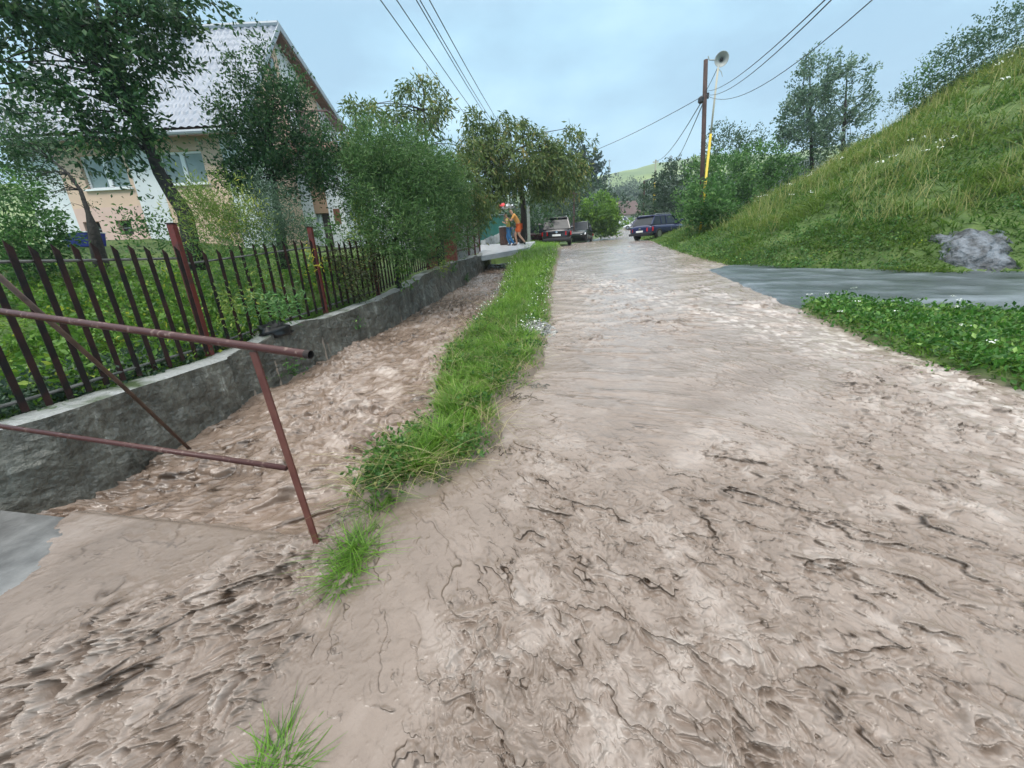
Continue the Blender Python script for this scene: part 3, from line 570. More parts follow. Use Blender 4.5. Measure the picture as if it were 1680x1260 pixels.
def concrete():
    m = bpy.data.materials.new('old_concrete'); m.use_nodes = True; t = m.node_tree; b = t.nodes['Principled BSDF']; b.inputs['Roughness'].default_value = .42
    g = N(t, 'ShaderNodeNewGeometry'); sp = N(t, 'ShaderNodeMapping'); sp.inputs['Scale'].default_value = (2.6, 2.6, .9)
    n = N(t, 'ShaderNodeTexNoise'); n.inputs['Scale'].default_value = 1.6; n.inputs['Detail'].default_value = 10; n.inputs['Roughness'].default_value = .68
    r = N(t, 'ShaderNodeValToRGB'); e = r.color_ramp.elements; e[0].position = .30; e[0].color = (.025, .026, .02, 1); e[1].position = .70; e[1].color = (.34, .34, .31, 1)
    q = e.new(.5); q.color = (.10, .096, .08, 1); q = e.new(.62); q.color = (.15, .145, .12, 1)
    sx_ = N(t, 'ShaderNodeSeparateXYZ'); mr = N(t, 'ShaderNodeMapRange'); mr.inputs[1].default_value = .72; mr.inputs[2].default_value = .95
    top = N(t, 'ShaderNodeMix', data_type='RGBA'); r3 = N(t, 'ShaderNodeValToRGB'); r3.color_ramp.elements[0].position = .36; r3.color_ramp.elements[0].color = (.05, .075, .025, 1); r3.color_ramp.elements[1].position = .52; r3.color_ramp.elements[1].color = (.33, .34, .33, 1)
    n3 = N(t, 'ShaderNodeTexNoise'); n3.inputs['Scale'].default_value = 2.4; n3.inputs['Detail'].default_value = 6
    bp = N(t, 'ShaderNodeBump'); bp.inputs['Strength'].default_value = .9; bp.inputs['Distance'].default_value = .04
    n4 = N(t, 'ShaderNodeTexNoise'); n4.inputs['Scale'].default_value = 17; n4.inputs['Detail'].default_value = 7
    l = t.links.new
    l(g.outputs['Position'], sp.inputs[0]); l(sp.outputs[0], n.inputs[0]); l(n.outputs[0], r.inputs[0]); l(g.outputs['True Normal'], sx_.inputs[0]); l(sx_.outputs[2], mr.inputs[0])
    l(g.outputs['Position'], n3.inputs[0]); l(n3.outputs[0], r3.inputs[0]); l(mr.outputs[0], top.inputs[0]); l(r.outputs[0], top.inputs[6]); l(r3.outputs[0], top.inputs[7]); l(top.outputs[2], b.inputs['Base Color'])
    l(g.outputs['Position'], n4.inputs[0]); l(n4.outputs[0], bp.inputs['Height']); l(bp.outputs[0], b.inputs['Normal']); return m
CONC = concrete()
tag(mesh('retaining_wall', RW, grid_faces(*RW.shape[:2]), CONC, smooth=False), 'weathered concrete retaining wall along the creek under the picket fence', 'wall')
# foot weeds on the wall
for (px, py, n, lab) in ((590, 530, 26, 'small weed sprouting from the middle of the concrete wall'), (478, 600, 60, 'low weeds at the wall foot beyond the handrail end'), (765, 455, 90, 'green weeds hanging at the wall foot near the small bridge'), (745, 440, 60, 'weeds on the wall ledge below the grey boards')):
    yy = np.linspace(2, 19, 1700); pr = proj(np.stack([wall_x(yy)+.08, yy, wall_z(yy)-.3], -1)); i = np.argmin(np.abs(pr[0]-px)); c = np.array([wall_x(yy[i])+.06, yy[i], zrow(wall_x(yy[i])+.06, yy[i], py)])
    P = c + rng.normal(size=(n, 3))*np.array([.05, .16, .08]); V, F = leaf_quads(P, rng.normal(size=(n, 3))+np.array([.6, 0, .4]), .04+.05*rng.random(n), .4)
    o = thing('wall_weed', lab, 'weed', c, 0, 'weeds growing on the creek wall'); mesh('leaves', V, F, L_MID, o, attrs={'tint': np.repeat(np.clip(.5+.2*rng.normal(size=n), 0, 1), 4)}); mw = MB(); [mw.tube([c-[0, 0, .12], P[i]], [.004, .0015], 4) for i in range(0, n, 4)]; mw.build('stems', L_MID, o)

# ---------------------------------------------------------------- near slab bridge over the creek (under the flood)
sl_ = [(-4.15, 2.56), (-3.78, 2.47), (-2.03, 2.1), (-1.19, 1.9), (-1.0, 1.0), (-.9, -.6), (-5.4, -.6)]
m = MB(); m.prism([(a, b, prof(a, b)-.095) for a, b in sl_], (0, 0, -.22)); b_ = m.build('slab_bridge', mat('wet_slab', (.09, .09, .088), .35, col2=(.20, .20, .195), scale=4, detail=8, bump=(30, .5, .006))); tag(b_, 'concrete slab bridge under the brown water in the left foreground', 'bridge')
#@@PART3
# ---------------------------------------------------------------- HOUSE
PEACH = mat('render_peach', (.68, .49, .37), .8, col2=(.62, .45, .34), scale=2.5)
PINK = mat('render_pink', (.60, .42, .36), .8, col2=(.66, .47, .41), scale=2)
WHITE = mat('render_white', (.62, .66, .68), .75, col2=(.72, .74, .75), scale=1.5)
PVC = mat('window_white', (.8, .82, .83), .35)
GLASS = mat('window_glass', (.16, .22, .22), .1, spec=.6, col2=(.25, .32, .31), scale=1.2)
BLIND = mat('window_blind', (.30, .36, .35), .5)
DARK = mat('dark_opening', (.02, .018, .016), .7)
TILE = mat('metal_roof', (.20, .225, .27), .32, spec=.5, col2=(.26, .285, .33), scale=1.2)
TRIM = mat('roof_trim', (.30, .33, .36), .35)
WOOD = mat('soffit_wood', (.10, .06, .04), .7, col2=(.16, .10, .07), scale=8)
HX0, HX1, HY0, HY1 = -14.3, -7.6, 13.0, 20.6
ZE, ZR, YR, ZB_, YE = 5.72, 9.57, 16.16, 8.02, 21.0
hs = thing('house', 'peach, pink and white striped house with a steep pale metal tile roof behind the trees', 'house', (HX0, HY0, 2.0))
zlow = 1.2
def wallslab(x0, x1, z0, z1, m_, holes=()):
    """front wall strip at HY0 with rectangular openings, 25 cm thick"""
    b = MB(); xs = sorted({x0, x1, *[v for h in holes for v in h[:2]]}); zs = sorted({z0, z1, *[v for h in holes for v in h[2:]]})
    for i in range(len(xs)-1):
        for j in range(len(zs)-1):
            cxm, czm = (xs[i]+xs[i+1])/2, (zs[j]+zs[j+1])/2
            if any(h[0] < cxm < h[1] and h[2] < czm < h[3] for h in holes): continue
            b.box(xs[i], xs[i+1], HY0, HY0+.25, zs[j], zs[j+1])
    b.build('wall', m_, hs)
w1 = (-12.45, -11.13, 4.30, 5.20); w2 = (-10.12, -8.80, 4.32, 5.20)
c1 = (-12.95, -12.45, 3.0, 3.42); c2 = (-11.92, -11.5, 3.0, 3.42)
wallslab(HX0, -13.1, zlow, ZE, WHITE); wallslab(-13.1, -11.02, 3.8, ZE, PEACH, [w1]); wallslab(-13.1, -11.02, zlow, 3.8, PINK, [c1, c2])
wallslab(-11.02, -10.2, zlow, ZE, WHITE); wallslab(-10.2, -8.2, zlow, ZE, PEACH, [w2]); wallslab(-8.2, HX1, zlow, ZE, WHITE)
for w in (w1, w2):
    f = MB(); x0, x1, z0, z1 = w; t = .06; y = HY0+.10
    f.box(x0, x1, y, y+.06, z0, z0+t); f.box(x0, x1, y, y+.06, z1-t, z1); f.box(x0, x0+t, y, y+.06, z0+t, z1-t); f.box(x1-t, x1, y, y+.06, z0+t, z1-t)
    xm = (x0+x1)/2; f.box(xm-.06, xm+.06, y-.01, y+.06, z0+t, z1-t)
    wf = f.build('window', PVC, hs)
    for a, b in ((x0+t, xm-.06), (xm+.06, x1-t)):
        g = MB(); g.box(a, b, y+.025, y+.035, z0+t, z1-t); g.build('pane', GLASS, wf)
    g = MB(); g.box(x0+t, xm-.06, y+.06, y+.065, z0+t, z1-t-.25); g.build('blind', BLIND, wf)
    g = MB(); g.box(x0-.06, x1+.06, HY0-.08, HY0+.10, z0-.05, z0-.003); g.build('sill', PVC, wf)
for (x0, x1, z0, z1) in (c1, c2):
    g = MB(); g.box(x0, x1, HY0+.16, HY0+.2, z0, z1); wf = g.build('cellar_window', DARK, hs)
    g = MB(); g.box(x0, x1, HY0+.14, HY0+.158, (z0+z1)/2-.012, (z0+z1)/2+.012); g.build('frame', TRIM, wf)
# gable wall (right side) and the plain left and back walls
def zroof(y): return np.interp(y, [HY0-.45, YR, YE], [ZE-.05-.45*0, ZR, ZB_])
def gable(x, m_, y0, y1, x2=None):
    ys = np.unique(np.concatenate([[y0, y1], [YR] if y0 < YR < y1 else []])); x2 = x+.25 if x2 is None else x2
    poly = [(x, y0, zlow), (x, y1, zlow)] + [(x, float(yy), float(zroof(yy))-.16) for yy in ys[::-1]]
    b = MB(); b.prism(poly, (x2-x, 0, 0)); b.build('wall', m_, hs)
for y0, y1, m_ in ((HY0+.25, 14.3, WHITE), (14.3, 16.35, PEACH), (16.35, 17.6, WHITE), (17.6, 19.1, PEACH), (19.1, HY1, WHITE)): gable(HX1-.25, m_, y0, y1)
gable(HX0, WHITE, HY0+.25, HY1); b = MB(); b.box(HX0, HX1, HY1, HY1+.2, zlow, 8.0); b.build('wall', WHITE, hs)
# roof: stepped wave tiles
def tiled(x0, x1, ya, za, yb, zb2, name):
    L_ = math.hypot(yb-ya, zb2-za); nx = int((x1-x0)/.045); nc = int(L_/.35); ny = nc*4
    xs = np.linspace(x0, x1, nx); ts = np.linspace(0, 1, ny+1); X, T = np.meshgrid(xs, ts, indexing='ij')
    fr = (T*nc) % 1.0; step = .04*(1-fr) * 1.0; wave = .018*np.cos(X*2*pi/.22)
    ny_, nz_ = -(zb2-za)/L_, (yb-ya)/L_
    o = step + wave; Y = ya + (yb-ya)*T + ny_*o; Z = za + (zb2-za)*T + nz_*o
    f = grid_faces(*X.shape); rf_ = mesh(name, np.stack([X, Y, Z], -1), f, TILE, hs, smooth=False); return rf_
RX0, RX1 = -14.75, -7.25
tiled(RX0, RX1, HY0-.5, ZE-.12, YR, ZR, 'roof'); tiled(RX0, RX1, YE, ZB_, YR, ZR, 'roof')
m = MB(); m.prism([(RX0, HY0-.45, ZE-.17), (RX0, YR, ZR-.05), (RX0, YE, ZB_-.05), (RX0, YE, ZB_-.2), (RX0, YR, ZR-.2), (RX0, HY0-.45, ZE-.30)], (RX1-RX0, 0, 0)); m.build('soffit', WOOD, hs)
m = MB()
for xx in (RX0-.03, RX1):
    m.prism([(xx, HY0-.52, ZE-.16), (xx, YR, ZR-.02+.12), (xx, YE+.02, ZB_+.08), (xx, YE+.02, ZB_-.12), (xx, YR, ZR-.12), (xx, HY0-.52, ZE-.34)], (.03, 0, 0))
m.tube([(RX0, YR, ZR+.06), (RX1, YR, ZR+.06)], .09, 8); m.build('verge_trim', TRIM, hs)
m = MB(); m.tube([(RX0, HY0-.58, ZE-.24), (RX1, HY0-.58, ZE-.24)], .065, 8); m.build('gutter', TRIM, hs)
m = MB(); m.box(-10.9, -10.3, 15.4, 15.95, 8.2, 10.05); ch = m.build('chimney', mat('chimney', (.25, .27, .31), .6, col2=(.33, .35, .38)), hs); m = MB(); m.box(-10.98, -10.22, 15.32, 16.03, 10.05, 10.13); m.build('cap', TRIM, ch)
# attic window on the gable, downpipe
m = MB(); m.box(HX1, HX1+.03, 15.62, 16.02, 8.0, 8.62); a_ = m.build('attic_window', mat('brown_frame', (.16, .08, .06), .5), hs); m = MB(); m.box(HX1+.031, HX1+.04, 15.69, 15.95, 8.07, 8.55); m.build('pane', GLASS, a_)
# lower wing to the right with terrace, door and stripes
WY = 16.0; wx0, wx1 = HX1+.01, -6.0
b = MB(); b.box(wx0, -7.15, WY, WY+3.6, 1.6, 5.7); b.build('wing_wall', WHITE, hs)
b = MB(); b.box(-7.15, -6.62, WY+.0, WY+3.6, 3.72, 5.7); b.build('wing_wall', mat('wing_brown', (.42, .27, .18), .8, col2=(.38, .25, .17), scale=3), hs)
b = MB(); b.box(-6.62, wx1, WY, WY+3.6, 1.6, 5.7); b.build('wing_wall', WHITE, hs)
b = MB(); b.box(-7.15, -6.62, WY+.25, WY+.3, 1.8, 3.72); dr = b.build('door', mat('door_brown', (.05, .035, .03), .45), hs)
b = MB(); b.box(-7.13, -7.0, WY+.19, WY+.247, 1.8, 3.7); b.build('frame', PVC, dr)
b = MB(); b.box(-6.44, -6.2, WY-.015, WY-.002, 3.3, 3.85); b.build('shutter', mat('shutter_brown', (.18, .07, .04), .6), hs)
b = MB(); b.box(wx0, wx1+.25, WY-.75, WY+3.6, 5.7, 5.86); bal = b.build('balcony', mat('balcony_edge', (.55, .33, .26), .7), hs)
m = MB(); zb1 = 5.86
for xx in np.arange(wx0+.06, wx1+.25, .12): m.bar((xx, WY-.7, zb1), (xx, WY-.7, zb1+.92), .018, .018, (0, 1, 0))
for yy in np.arange(WY-.6, WY+3.5, .14): m.bar((wx1+.21, yy, zb1), (wx1+.21, yy, zb1+.92), .018, .018, (0, 1, 0))
m.bar((wx0+.02, WY-.7, zb1+.93), (wx1+.24, WY-.7, zb1+.93), .05, .04); m.bar((wx1+.21, WY-.7, zb1+.93), (wx1+.21, WY+3.5, zb1+.93), .05, .04); m.build('balcony_railing', mat('railing_brown', (.12, .06, .06), .5), bal)
b = MB(); b.box(HX1+.001, HX1+.04, 17.0, 17.9, 5.88, 7.5); b.build('balcony_door', mat('brown_frame', (.2, .1, .08), .5), hs)

# small pale house beyond the cherry trees
ph = thing('house', 'small pale house with a bluish roof glimpsed between the striped house and the cherry trees', 'house', (-4.5, 24, 3))
m = MB(); m.box(-8.6, -4.6, 24, 30, 2.4, 6.9); m.build('wall', WHITE, ph)
m = MB(); m.prism([(-9.0, 23.6, 6.85), (-9.0, 27, 8.7), (-9.0, 30.4, 6.85)], (4.8, 0, 0)); m.build('roof', TILE, ph)
m = MB(); m.box(-6.3, -5.4, 23.97, 23.998, 4.6, 5.8); w_ = m.build('window', GLASS, ph); m = MB(); m.box(-5.87, -5.83, 23.95, 23.968, 4.6, 5.8); m.build('frame', PVC, w_)

# blue tub at the house foot
p = at(140, 394, 10.8); m = MB(); w_, d_, h_ = .33, .25, .17
t0 = thing('water_tub', 'blue plastic tub with a white rim on the lawn below the pink wall', 'tub', (p[0], p[1], p[2]-h_))
V0 = [(-w_*.85, -d_*.85, 0), (w_*.85, -d_*.85, 0), (w_*.85, d_*.85, 0), (-w_*.85, d_*.85, 0), (-w_, -d_, 2*h_), (w_, -d_, 2*h_), (w_, d_, 2*h_), (-w_, d_, 2*h_), (-w_*.93, -d_*.93, 2*h_), (w_*.93, -d_*.93, 2*h_), (w_*.93, d_*.93, 2*h_), (-w_*.93, d_*.93, 2*h_), (-w_*.8, -d_*.8, .05), (w_*.8, -d_*.8, .05), (w_*.8, d_*.8, .05), (-w_*.8, d_*.8, .05)]
F0 = [(3, 2, 1, 0)] + [(i, (i+1) % 4, 4+(i+1) % 4, 4+i) for i in range(4)] + [(4+i, 4+(i+1) % 4, 8+(i+1) % 4, 8+i) for i in range(4)] + [(8+i, 8+(i+1) % 4, 12+(i+1) % 4, 12+i) for i in range(4)] + [(12, 13, 14, 15)]
mesh('basin', V0, F0, mat('blue_plastic', (.01, .02, .22), .35), t0, local=True)
m = MB(); m.tube([(-w_, -d_, 2*h_), (w_, -d_, 2*h_), (w_, d_, 2*h_), (-w_, d_, 2*h_), (-w_, -d_, 2*h_)], .016, 6); m.build('rim', PVC, t0, local=True)

# ---------------------------------------------------------------- FENCE ON THE WALL
RUST = mat('rusty_picket', (.008, .006, .0055), .65, spec=.25, col2=(.030, .010, .008), scale=6, lo=.4, hi=.62, bump=(40, .4, .004))
REDP = mat('red_post', (.115, .016, .011), .55, col2=(.045, .014, .011), scale=9, lo=.45, hi=.7, bump=(40, .5, .005))
RAILM = mat('fence_rail', (.045, .05, .045), .45, col2=(.12, .12, .11), scale=9)
fl_y = np.linspace(.4, 19, 3800); fl_x = wall_x(fl_y) - np.interp(fl_y, [3, 4, 6], [.14, .28, .30]); fl_z = wall_z(fl_y)
fpx = proj(np.stack([fl_x, fl_y, fl_z], -1))[0]
flen = np.concatenate([[0], np.cumsum(np.hypot(np.diff(fl_x), np.diff(fl_y)))])
def fl_at(s): return np.array([np.interp(s, flen, fl_x), np.interp(s, flen, fl_y), np.interp(s, flen, fl_z)])
def s_of_px(px): i = np.argmin(np.abs(fpx-px)+(fl_y < 1.0)*1e3); return flen[i]
S1, S2, S3, S4 = s_of_px(345), s_of_px(535), s_of_px(621), s_of_px(703)
def fence(name, label, s0, s1, tip, post, step=.17, bot=.12, posth=None, pw=.045):
    p0, p1 = fl_at(s0), fl_at(s1); t = thing(name, label, 'fence', p1, 0, 'fence panels along the creek wall')
    d = unit((p1-p0)[None])[0]
    zt0, zt1 = p0[2]+tip, p1[2]+tip
    n = int((s1-s0-.1)/step)
    for i in range(n):
        s = s0 + .11 + (s1-s0-.16)*i/max(1, n-1); p = fl_at(s); f = (s-s0)/(s1-s0); zt = zt0+(zt1-zt0)*f + rng.normal()*.012; zb0 = p[2] + .03 + rng.uniform(0, .04); w = pw; th = .012; lx = rng.normal()*.012
        off = np.array([d[1], -d[0], 0])*.02; a = p + off; u = np.array([d[0], d[1], 0])*w/2; v = np.array([d[1], -d[0], 0])*th
        L0 = [(a-u)*[1, 1, 0]+[0, 0, zb0], (a+u)*[1, 1, 0]+[0, 0, zb0], (a+u)*[1, 1, 0]+[lx, 0, zt-.055], (a-u)*[1, 1, 0]+[lx, 0, zt]]
        m = MB(); m.prism(L0, v); m.build('picket', RUST, t)
    for hh, rr in ((tip-.14, .015), (bot, .015)):
        m = MB(); pts = [fl_at(s)*[1, 1, 0] + [0, 0, fl_at(s0)[2]+(fl_at(s1)[2]-fl_at(s0)[2])*(s-s0)/(s1-s0)+hh] for s in np.linspace(s0, s1, 7)]; m.tube(pts, rr, 6); m.build('rail', RAILM, t)
    if post:
        m = MB(); m.bar(p1+[0, 0, -.1], p1+[0, 0, posth], .075, .075, (0, 1, 0)); pm = m.build('post', REDP, t, bevel=.006)
        m = MB(); m.box(-.045+p1[0], .045+p1[0], p1[1]-.045, p1[1]+.045, p1[2]+posth+.001, p1[2]+posth+.012); m.build('post_cap', RUST, pm)
    return t
fence('picket_fence', 'nearest panel of rusty dark pickets, up to the first red post', 0.25, S1, 1.37, True, posth=1.62)
fence('picket_fence', 'second panel of dark pickets with yellow leaves growing through, between the two tallest red posts', S1, S2, 1.30, True, posth=1.48)
fence('picket_fence', 'third panel of closely set dark pickets overgrown with creeper', S2, S3, 1.20, True, .15, posth=1.32, pw=.05)
fence('picket_fence', 'fourth panel of brown pickets mostly hidden under the big shrub', S3, S4, 1.12, True, .135, posth=1.25, pw=.055)
def panel(name, label, sA, sB, m_, hA, hB, n, posts, pm, base=.0, cat='fence'):
    a, b = fl_at(sA), fl_at(sB); t = thing(name, label, cat, a); d = unit((b-a)[None])[0]; nn = np.array([d[1], -d[0], 0])
    mB = MB()
    for i in range(n):
        f0, f1 = i/n+.006, (i+1)/n-.006; q0 = a+(b-a)*f0; q1 = a+(b-a)*f1; z = hA+(hB-hA)*(f0+f1)/2 + rng.normal()*.01
        mB.prism([q0+[0, 0, base], q1+[0, 0, base], q1+[0, 0, z], q0+[0, 0, z]], nn*(.02+.008*(i % 2)))
    mB.build('boards', m_, t)
    for f in posts:
        q = a+(b-a)*f + nn*.05; z = hA+(hB-hA)*f+.12; mp_ = MB(); mp_.bar(q+[0, 0, base-.1], q+[0, 0, z], .07, .07, (0, 1, 0)); mp_.build('post', pm, t)
    m2 = MB()
    for zz in (.3, .8):
        m2.bar(a+nn*.04+[0, 0, zz], b+nn*.04+[0, 0, zz], .03, .05)
    m2.build('rail', pm, t); return t
sR, sP, sG = s_of_px(733), s_of_px(750), s_of_px(788)
panel('board_fence', 'rust brown sheet fence panel behind yellow creeper leaves', S4+.05, sR, mat('rust_sheet', (.13, .045, .025), .7, col2=(.22, .09, .05), scale=5), 1.0, 1.0, 9, (), RUST)
panel('board_fence', 'grey weathered board fence between dark red posts next to the small bridge', sP+.05, sG, mat('grey_boards', (.22, .22, .21), .6, col2=(.32, .31, .30), scale=6), 1.15, 1.45, 14, (.42, .72, 1.0), mat('dark_red_post', (.10, .025, .02), .6))
a = fl_at((sR+sP)/2); m = MB(); pl_ = thing('gate_pillar', 'red painted brick gate pillar at the end of the rusty fence', 'pillar', a)
m.box(a[0]-.17, a[0]+.17, a[1]-.17, a[1]+.17, a[2]-.15, a[2]+1.2); m.build('shaft', mat('red_brick', (.20, .03, .02), .7, col2=(.30, .10, .07), scale=14), pl_, bevel=.01)
m = MB(); m.box(a[0]-.20, a[0]+.20, a[1]-.20, a[1]+.20, a[2]+1.2, a[2]+1.26); m.build('cap', mat('pillar_cap', (.25, .2, .18), .7), pl_)

# ---------------------------------------------------------------- RAILING in front
RRED = mat('handrail_paint', (.058, .017, .014), .38, spec=.4, col2=(.16, .10, .08), scale=26, lo=.58, hi=.66, bump=(60, .3, .002))
P_end = at(510, 582, 1.80); P_l = at(-70, 501, 2.50); P_post = at(415, 575, 1.9); P_foot = G(520, 885); P_foot[2] -= .12
rl = thing('railing', 'rust red tube railing with a flat post at the near slab bridge', 'railing', P_foot)
m = MB(); m.tube([P_l, P_end], .0205, 14, cap=False); hr = m.build('handrail', RRED, rl, smooth=True)
d = unit((P_end-P_l)[None])[0]; m = MB(); m.lathe(P_end-d*.03, d, [(0, .0195), (.03, .0195), (.03, .0206), (.0, .0207)], 14); m.build('open_end', mat('tube_inside', (.02, .012, .01), .8), hr)
m = MB(); m.tube([at(-70, 689, 2.50), at(470, 768, 1.90)], .0155, 12); m.build('lower_rail', RRED, rl, smooth=True)
pd = P_foot-P_post; m = MB(); m.bar(P_post+[0, 0, -.005], P_foot, .045, .012, (.3, 1, 0)); m.build('post', mat('post_rust', (.09, .024, .018), .5, col2=(.13, .045, .032), scale=8), rl, bevel=.003)
pA, pB = at(-60, 402, 2.35), G(320, 736, -.5); pA = pA; m = MB(); m.tube([pA, (pA+pB)/2+[0, 0, -.012], pB+[0, 0, -.1]], .0165, 10)
tag(m.build('slanting_pipe', mat('pipe_rust', (.05, .025, .016), .45, col2=(.11, .06, .04), scale=9), smooth=True), 'thin rusty pipe slanting down behind the railing into the creek', 'pipe')

# black bag on the wall
c = at(452, 542, 5.95)
g_ = np.linspace(0, pi, 15); h_ = np.linspace(0, 2*pi, 22); A_, B_ = np.meshgrid(g_, h_, indexing='ij'); rr = 1+.28*fbm(A_*1.6, np.cos(B_)*1.5+5, 3, 501) + .12*perlin(A_*4, np.sin(B_)*4, 502)
Vb = np.stack([c[0] + .20*rr*np.sin(A_)*np.cos(B_), c[1] + .26*rr*np.sin(A_)*np.sin(B_), c[2] + .13*rr*np.cos(A_)], -1)
tag(mesh('plastic_bag', Vb, grid_faces(*A_.shape), mat('black_plastic', (.006, .006, .007), .4), smooth=True), 'crumpled black bag lying on the wall at the foot of the pickets', 'bag')
# pale paving behind the fence
def slab(name, label, px0, px1, py0, py1, kind=None):
    q = [G(px0, py1, 0, terrain), G(px1, py1, 0, terrain), G(px1, py0, 0, terrain), G(px0, py0, 0, terrain)]
    U = np.linspace(0, 1, 9); Vv = []
    for u in U:
        for v in U: p = (q[0]*(1-u)+q[1]*u)*(1-v) + (q[3]*(1-u)+q[2]*u)*v; Vv.append((p[0], p[1], T1(p[0], p[1])+.035))
    o = mesh(name, Vv, grid_faces(9, 9)[:, ::-1], mat('paving', (.36, .34, .32), .5, col2=(.48, .46, .43), scale=3)); tag(o, kind='structure')
slab('garden_path', '', -40, 62, 606, 634); slab('paved_patch', '', 280, 345, 560, 586); slab('paved_step', '', 385, 445, 535, 560)

#@@PART4
# ---------------------------------------------------------------- SMALL FAR BRIDGE with people
FL, FR, BR, BL = at(785, 421, 17.3), at(868, 406, 17.9), at(878, 396, 21.8), at(788, 402, 21.8)
pb = thing('small_bridge', 'low concrete slab bridge across the creek where two people walk', 'bridge', FL)
m = MB(); m.prism([FL, FR, BR, BL], (0, 0, -.2)); m.build('deck', mat('pale_concrete', (.34, .35, .37), .35, col2=(.46, .47, .49), scale=4), pb)
m = MB(); m.box(FL[0]-.25, FL[0]+.12, 17.5, 21.5, .4, 1.66); m.box(.55, .95, 18.0, 21.5, .4, 1.9); m.build('abutment', CONC, pb)
def bridge_z(x, y):
    u = (x-FL[0])/(FR[0]-FL[0]); v = (y-17.6)/(21.8-17.6); return (FL[2]*(1-u)+FR[2]*u)*(1-v)+(BL[2]*(1-u)+BR[2]*u)*v
# green sheet fence, kerb stones, concrete post, bin
a, b = at(786, 402, 22.3), at(832, 394, 25.5); a[2] -= .1; b[2] -= .1
m = MB(); n = 26
for i in range(n):
    q0, q1 = a+(b-a)*i/n, a+(b-a)*(i+1)/n; m.prism([q0, q1, q1+[0, 0, 1.55], q0+[0, 0, 1.55]], (0, .02+.03*(i % 2), 0))
gf = thing('sheet_fence', 'teal green corrugated sheet fence behind the small bridge', 'fence', a); m.build('sheets', mat('teal_sheet', (.03, .16, .13), .45, col2=(.05, .21, .17), scale=3), gf)
m = MB(); m.bar(a+[.0, -.1, 1.56], b+[0, -.1, 1.56], .05, .05); m.build('rail', TRIM, gf)
m = MB(); a2, b2 = at(790, 400, 21.9), at(826, 386, 24.6)
for i in range(7):
    q = a2+(b2-a2)*(i+.5)/7; m.prism([q+[-.14, -.15, -.3], q+[.15, -.15, -.3], q+[.13, -.12, .16+.05*(i % 3)], q+[-.12, -.12, .14]], (0, .25, 0))
tag(m.build('kerb', mat('whitewash', (.5, .52, .53), .6, col2=(.35, .36, .36), scale=6), bevel=.02), 'whitewashed stone kerb sloping up along the foot of the teal fence', 'kerb')
c = at(868, 399, 23.5); m = MB(); m.bar(c+[0, 0, -.3], c+[.02, 0, 1.95], .17, .14, (0, 1, 0)); tag(m.build('concrete_post', mat('grey_post', (.16, .18, .16), .7, col2=(.24, .26, .23), scale=9), bevel=.015), 'square grey concrete post standing right of the walking pair', 'post')
c = at(827, 402, 20.6); bn = thing('rubbish_bin', 'tall dark brown bin with a pale lid on the small bridge', 'bin', c)
m = MB(); m.lathe((0, 0, 0), (0, 0, 1), [(0, 0), (0, .19), (.03, .2), (.80, .215), (.82, .2), (.82, 0)], 16); m.build('body', mat('brown_bin', (.035, .02, .018), .5, col2=(.08, .04, .03), scale=6), bn, smooth=False, local=True)
m = MB(); m.lathe((0, 0, .822), (0, 0, 1), [(0, 0), (0, .225), (.035, .225), (.05, .2), (.06, 0)], 16); m.build('lid', mat('pale_lid', (.4, .42, .44), .5), bn, local=True)

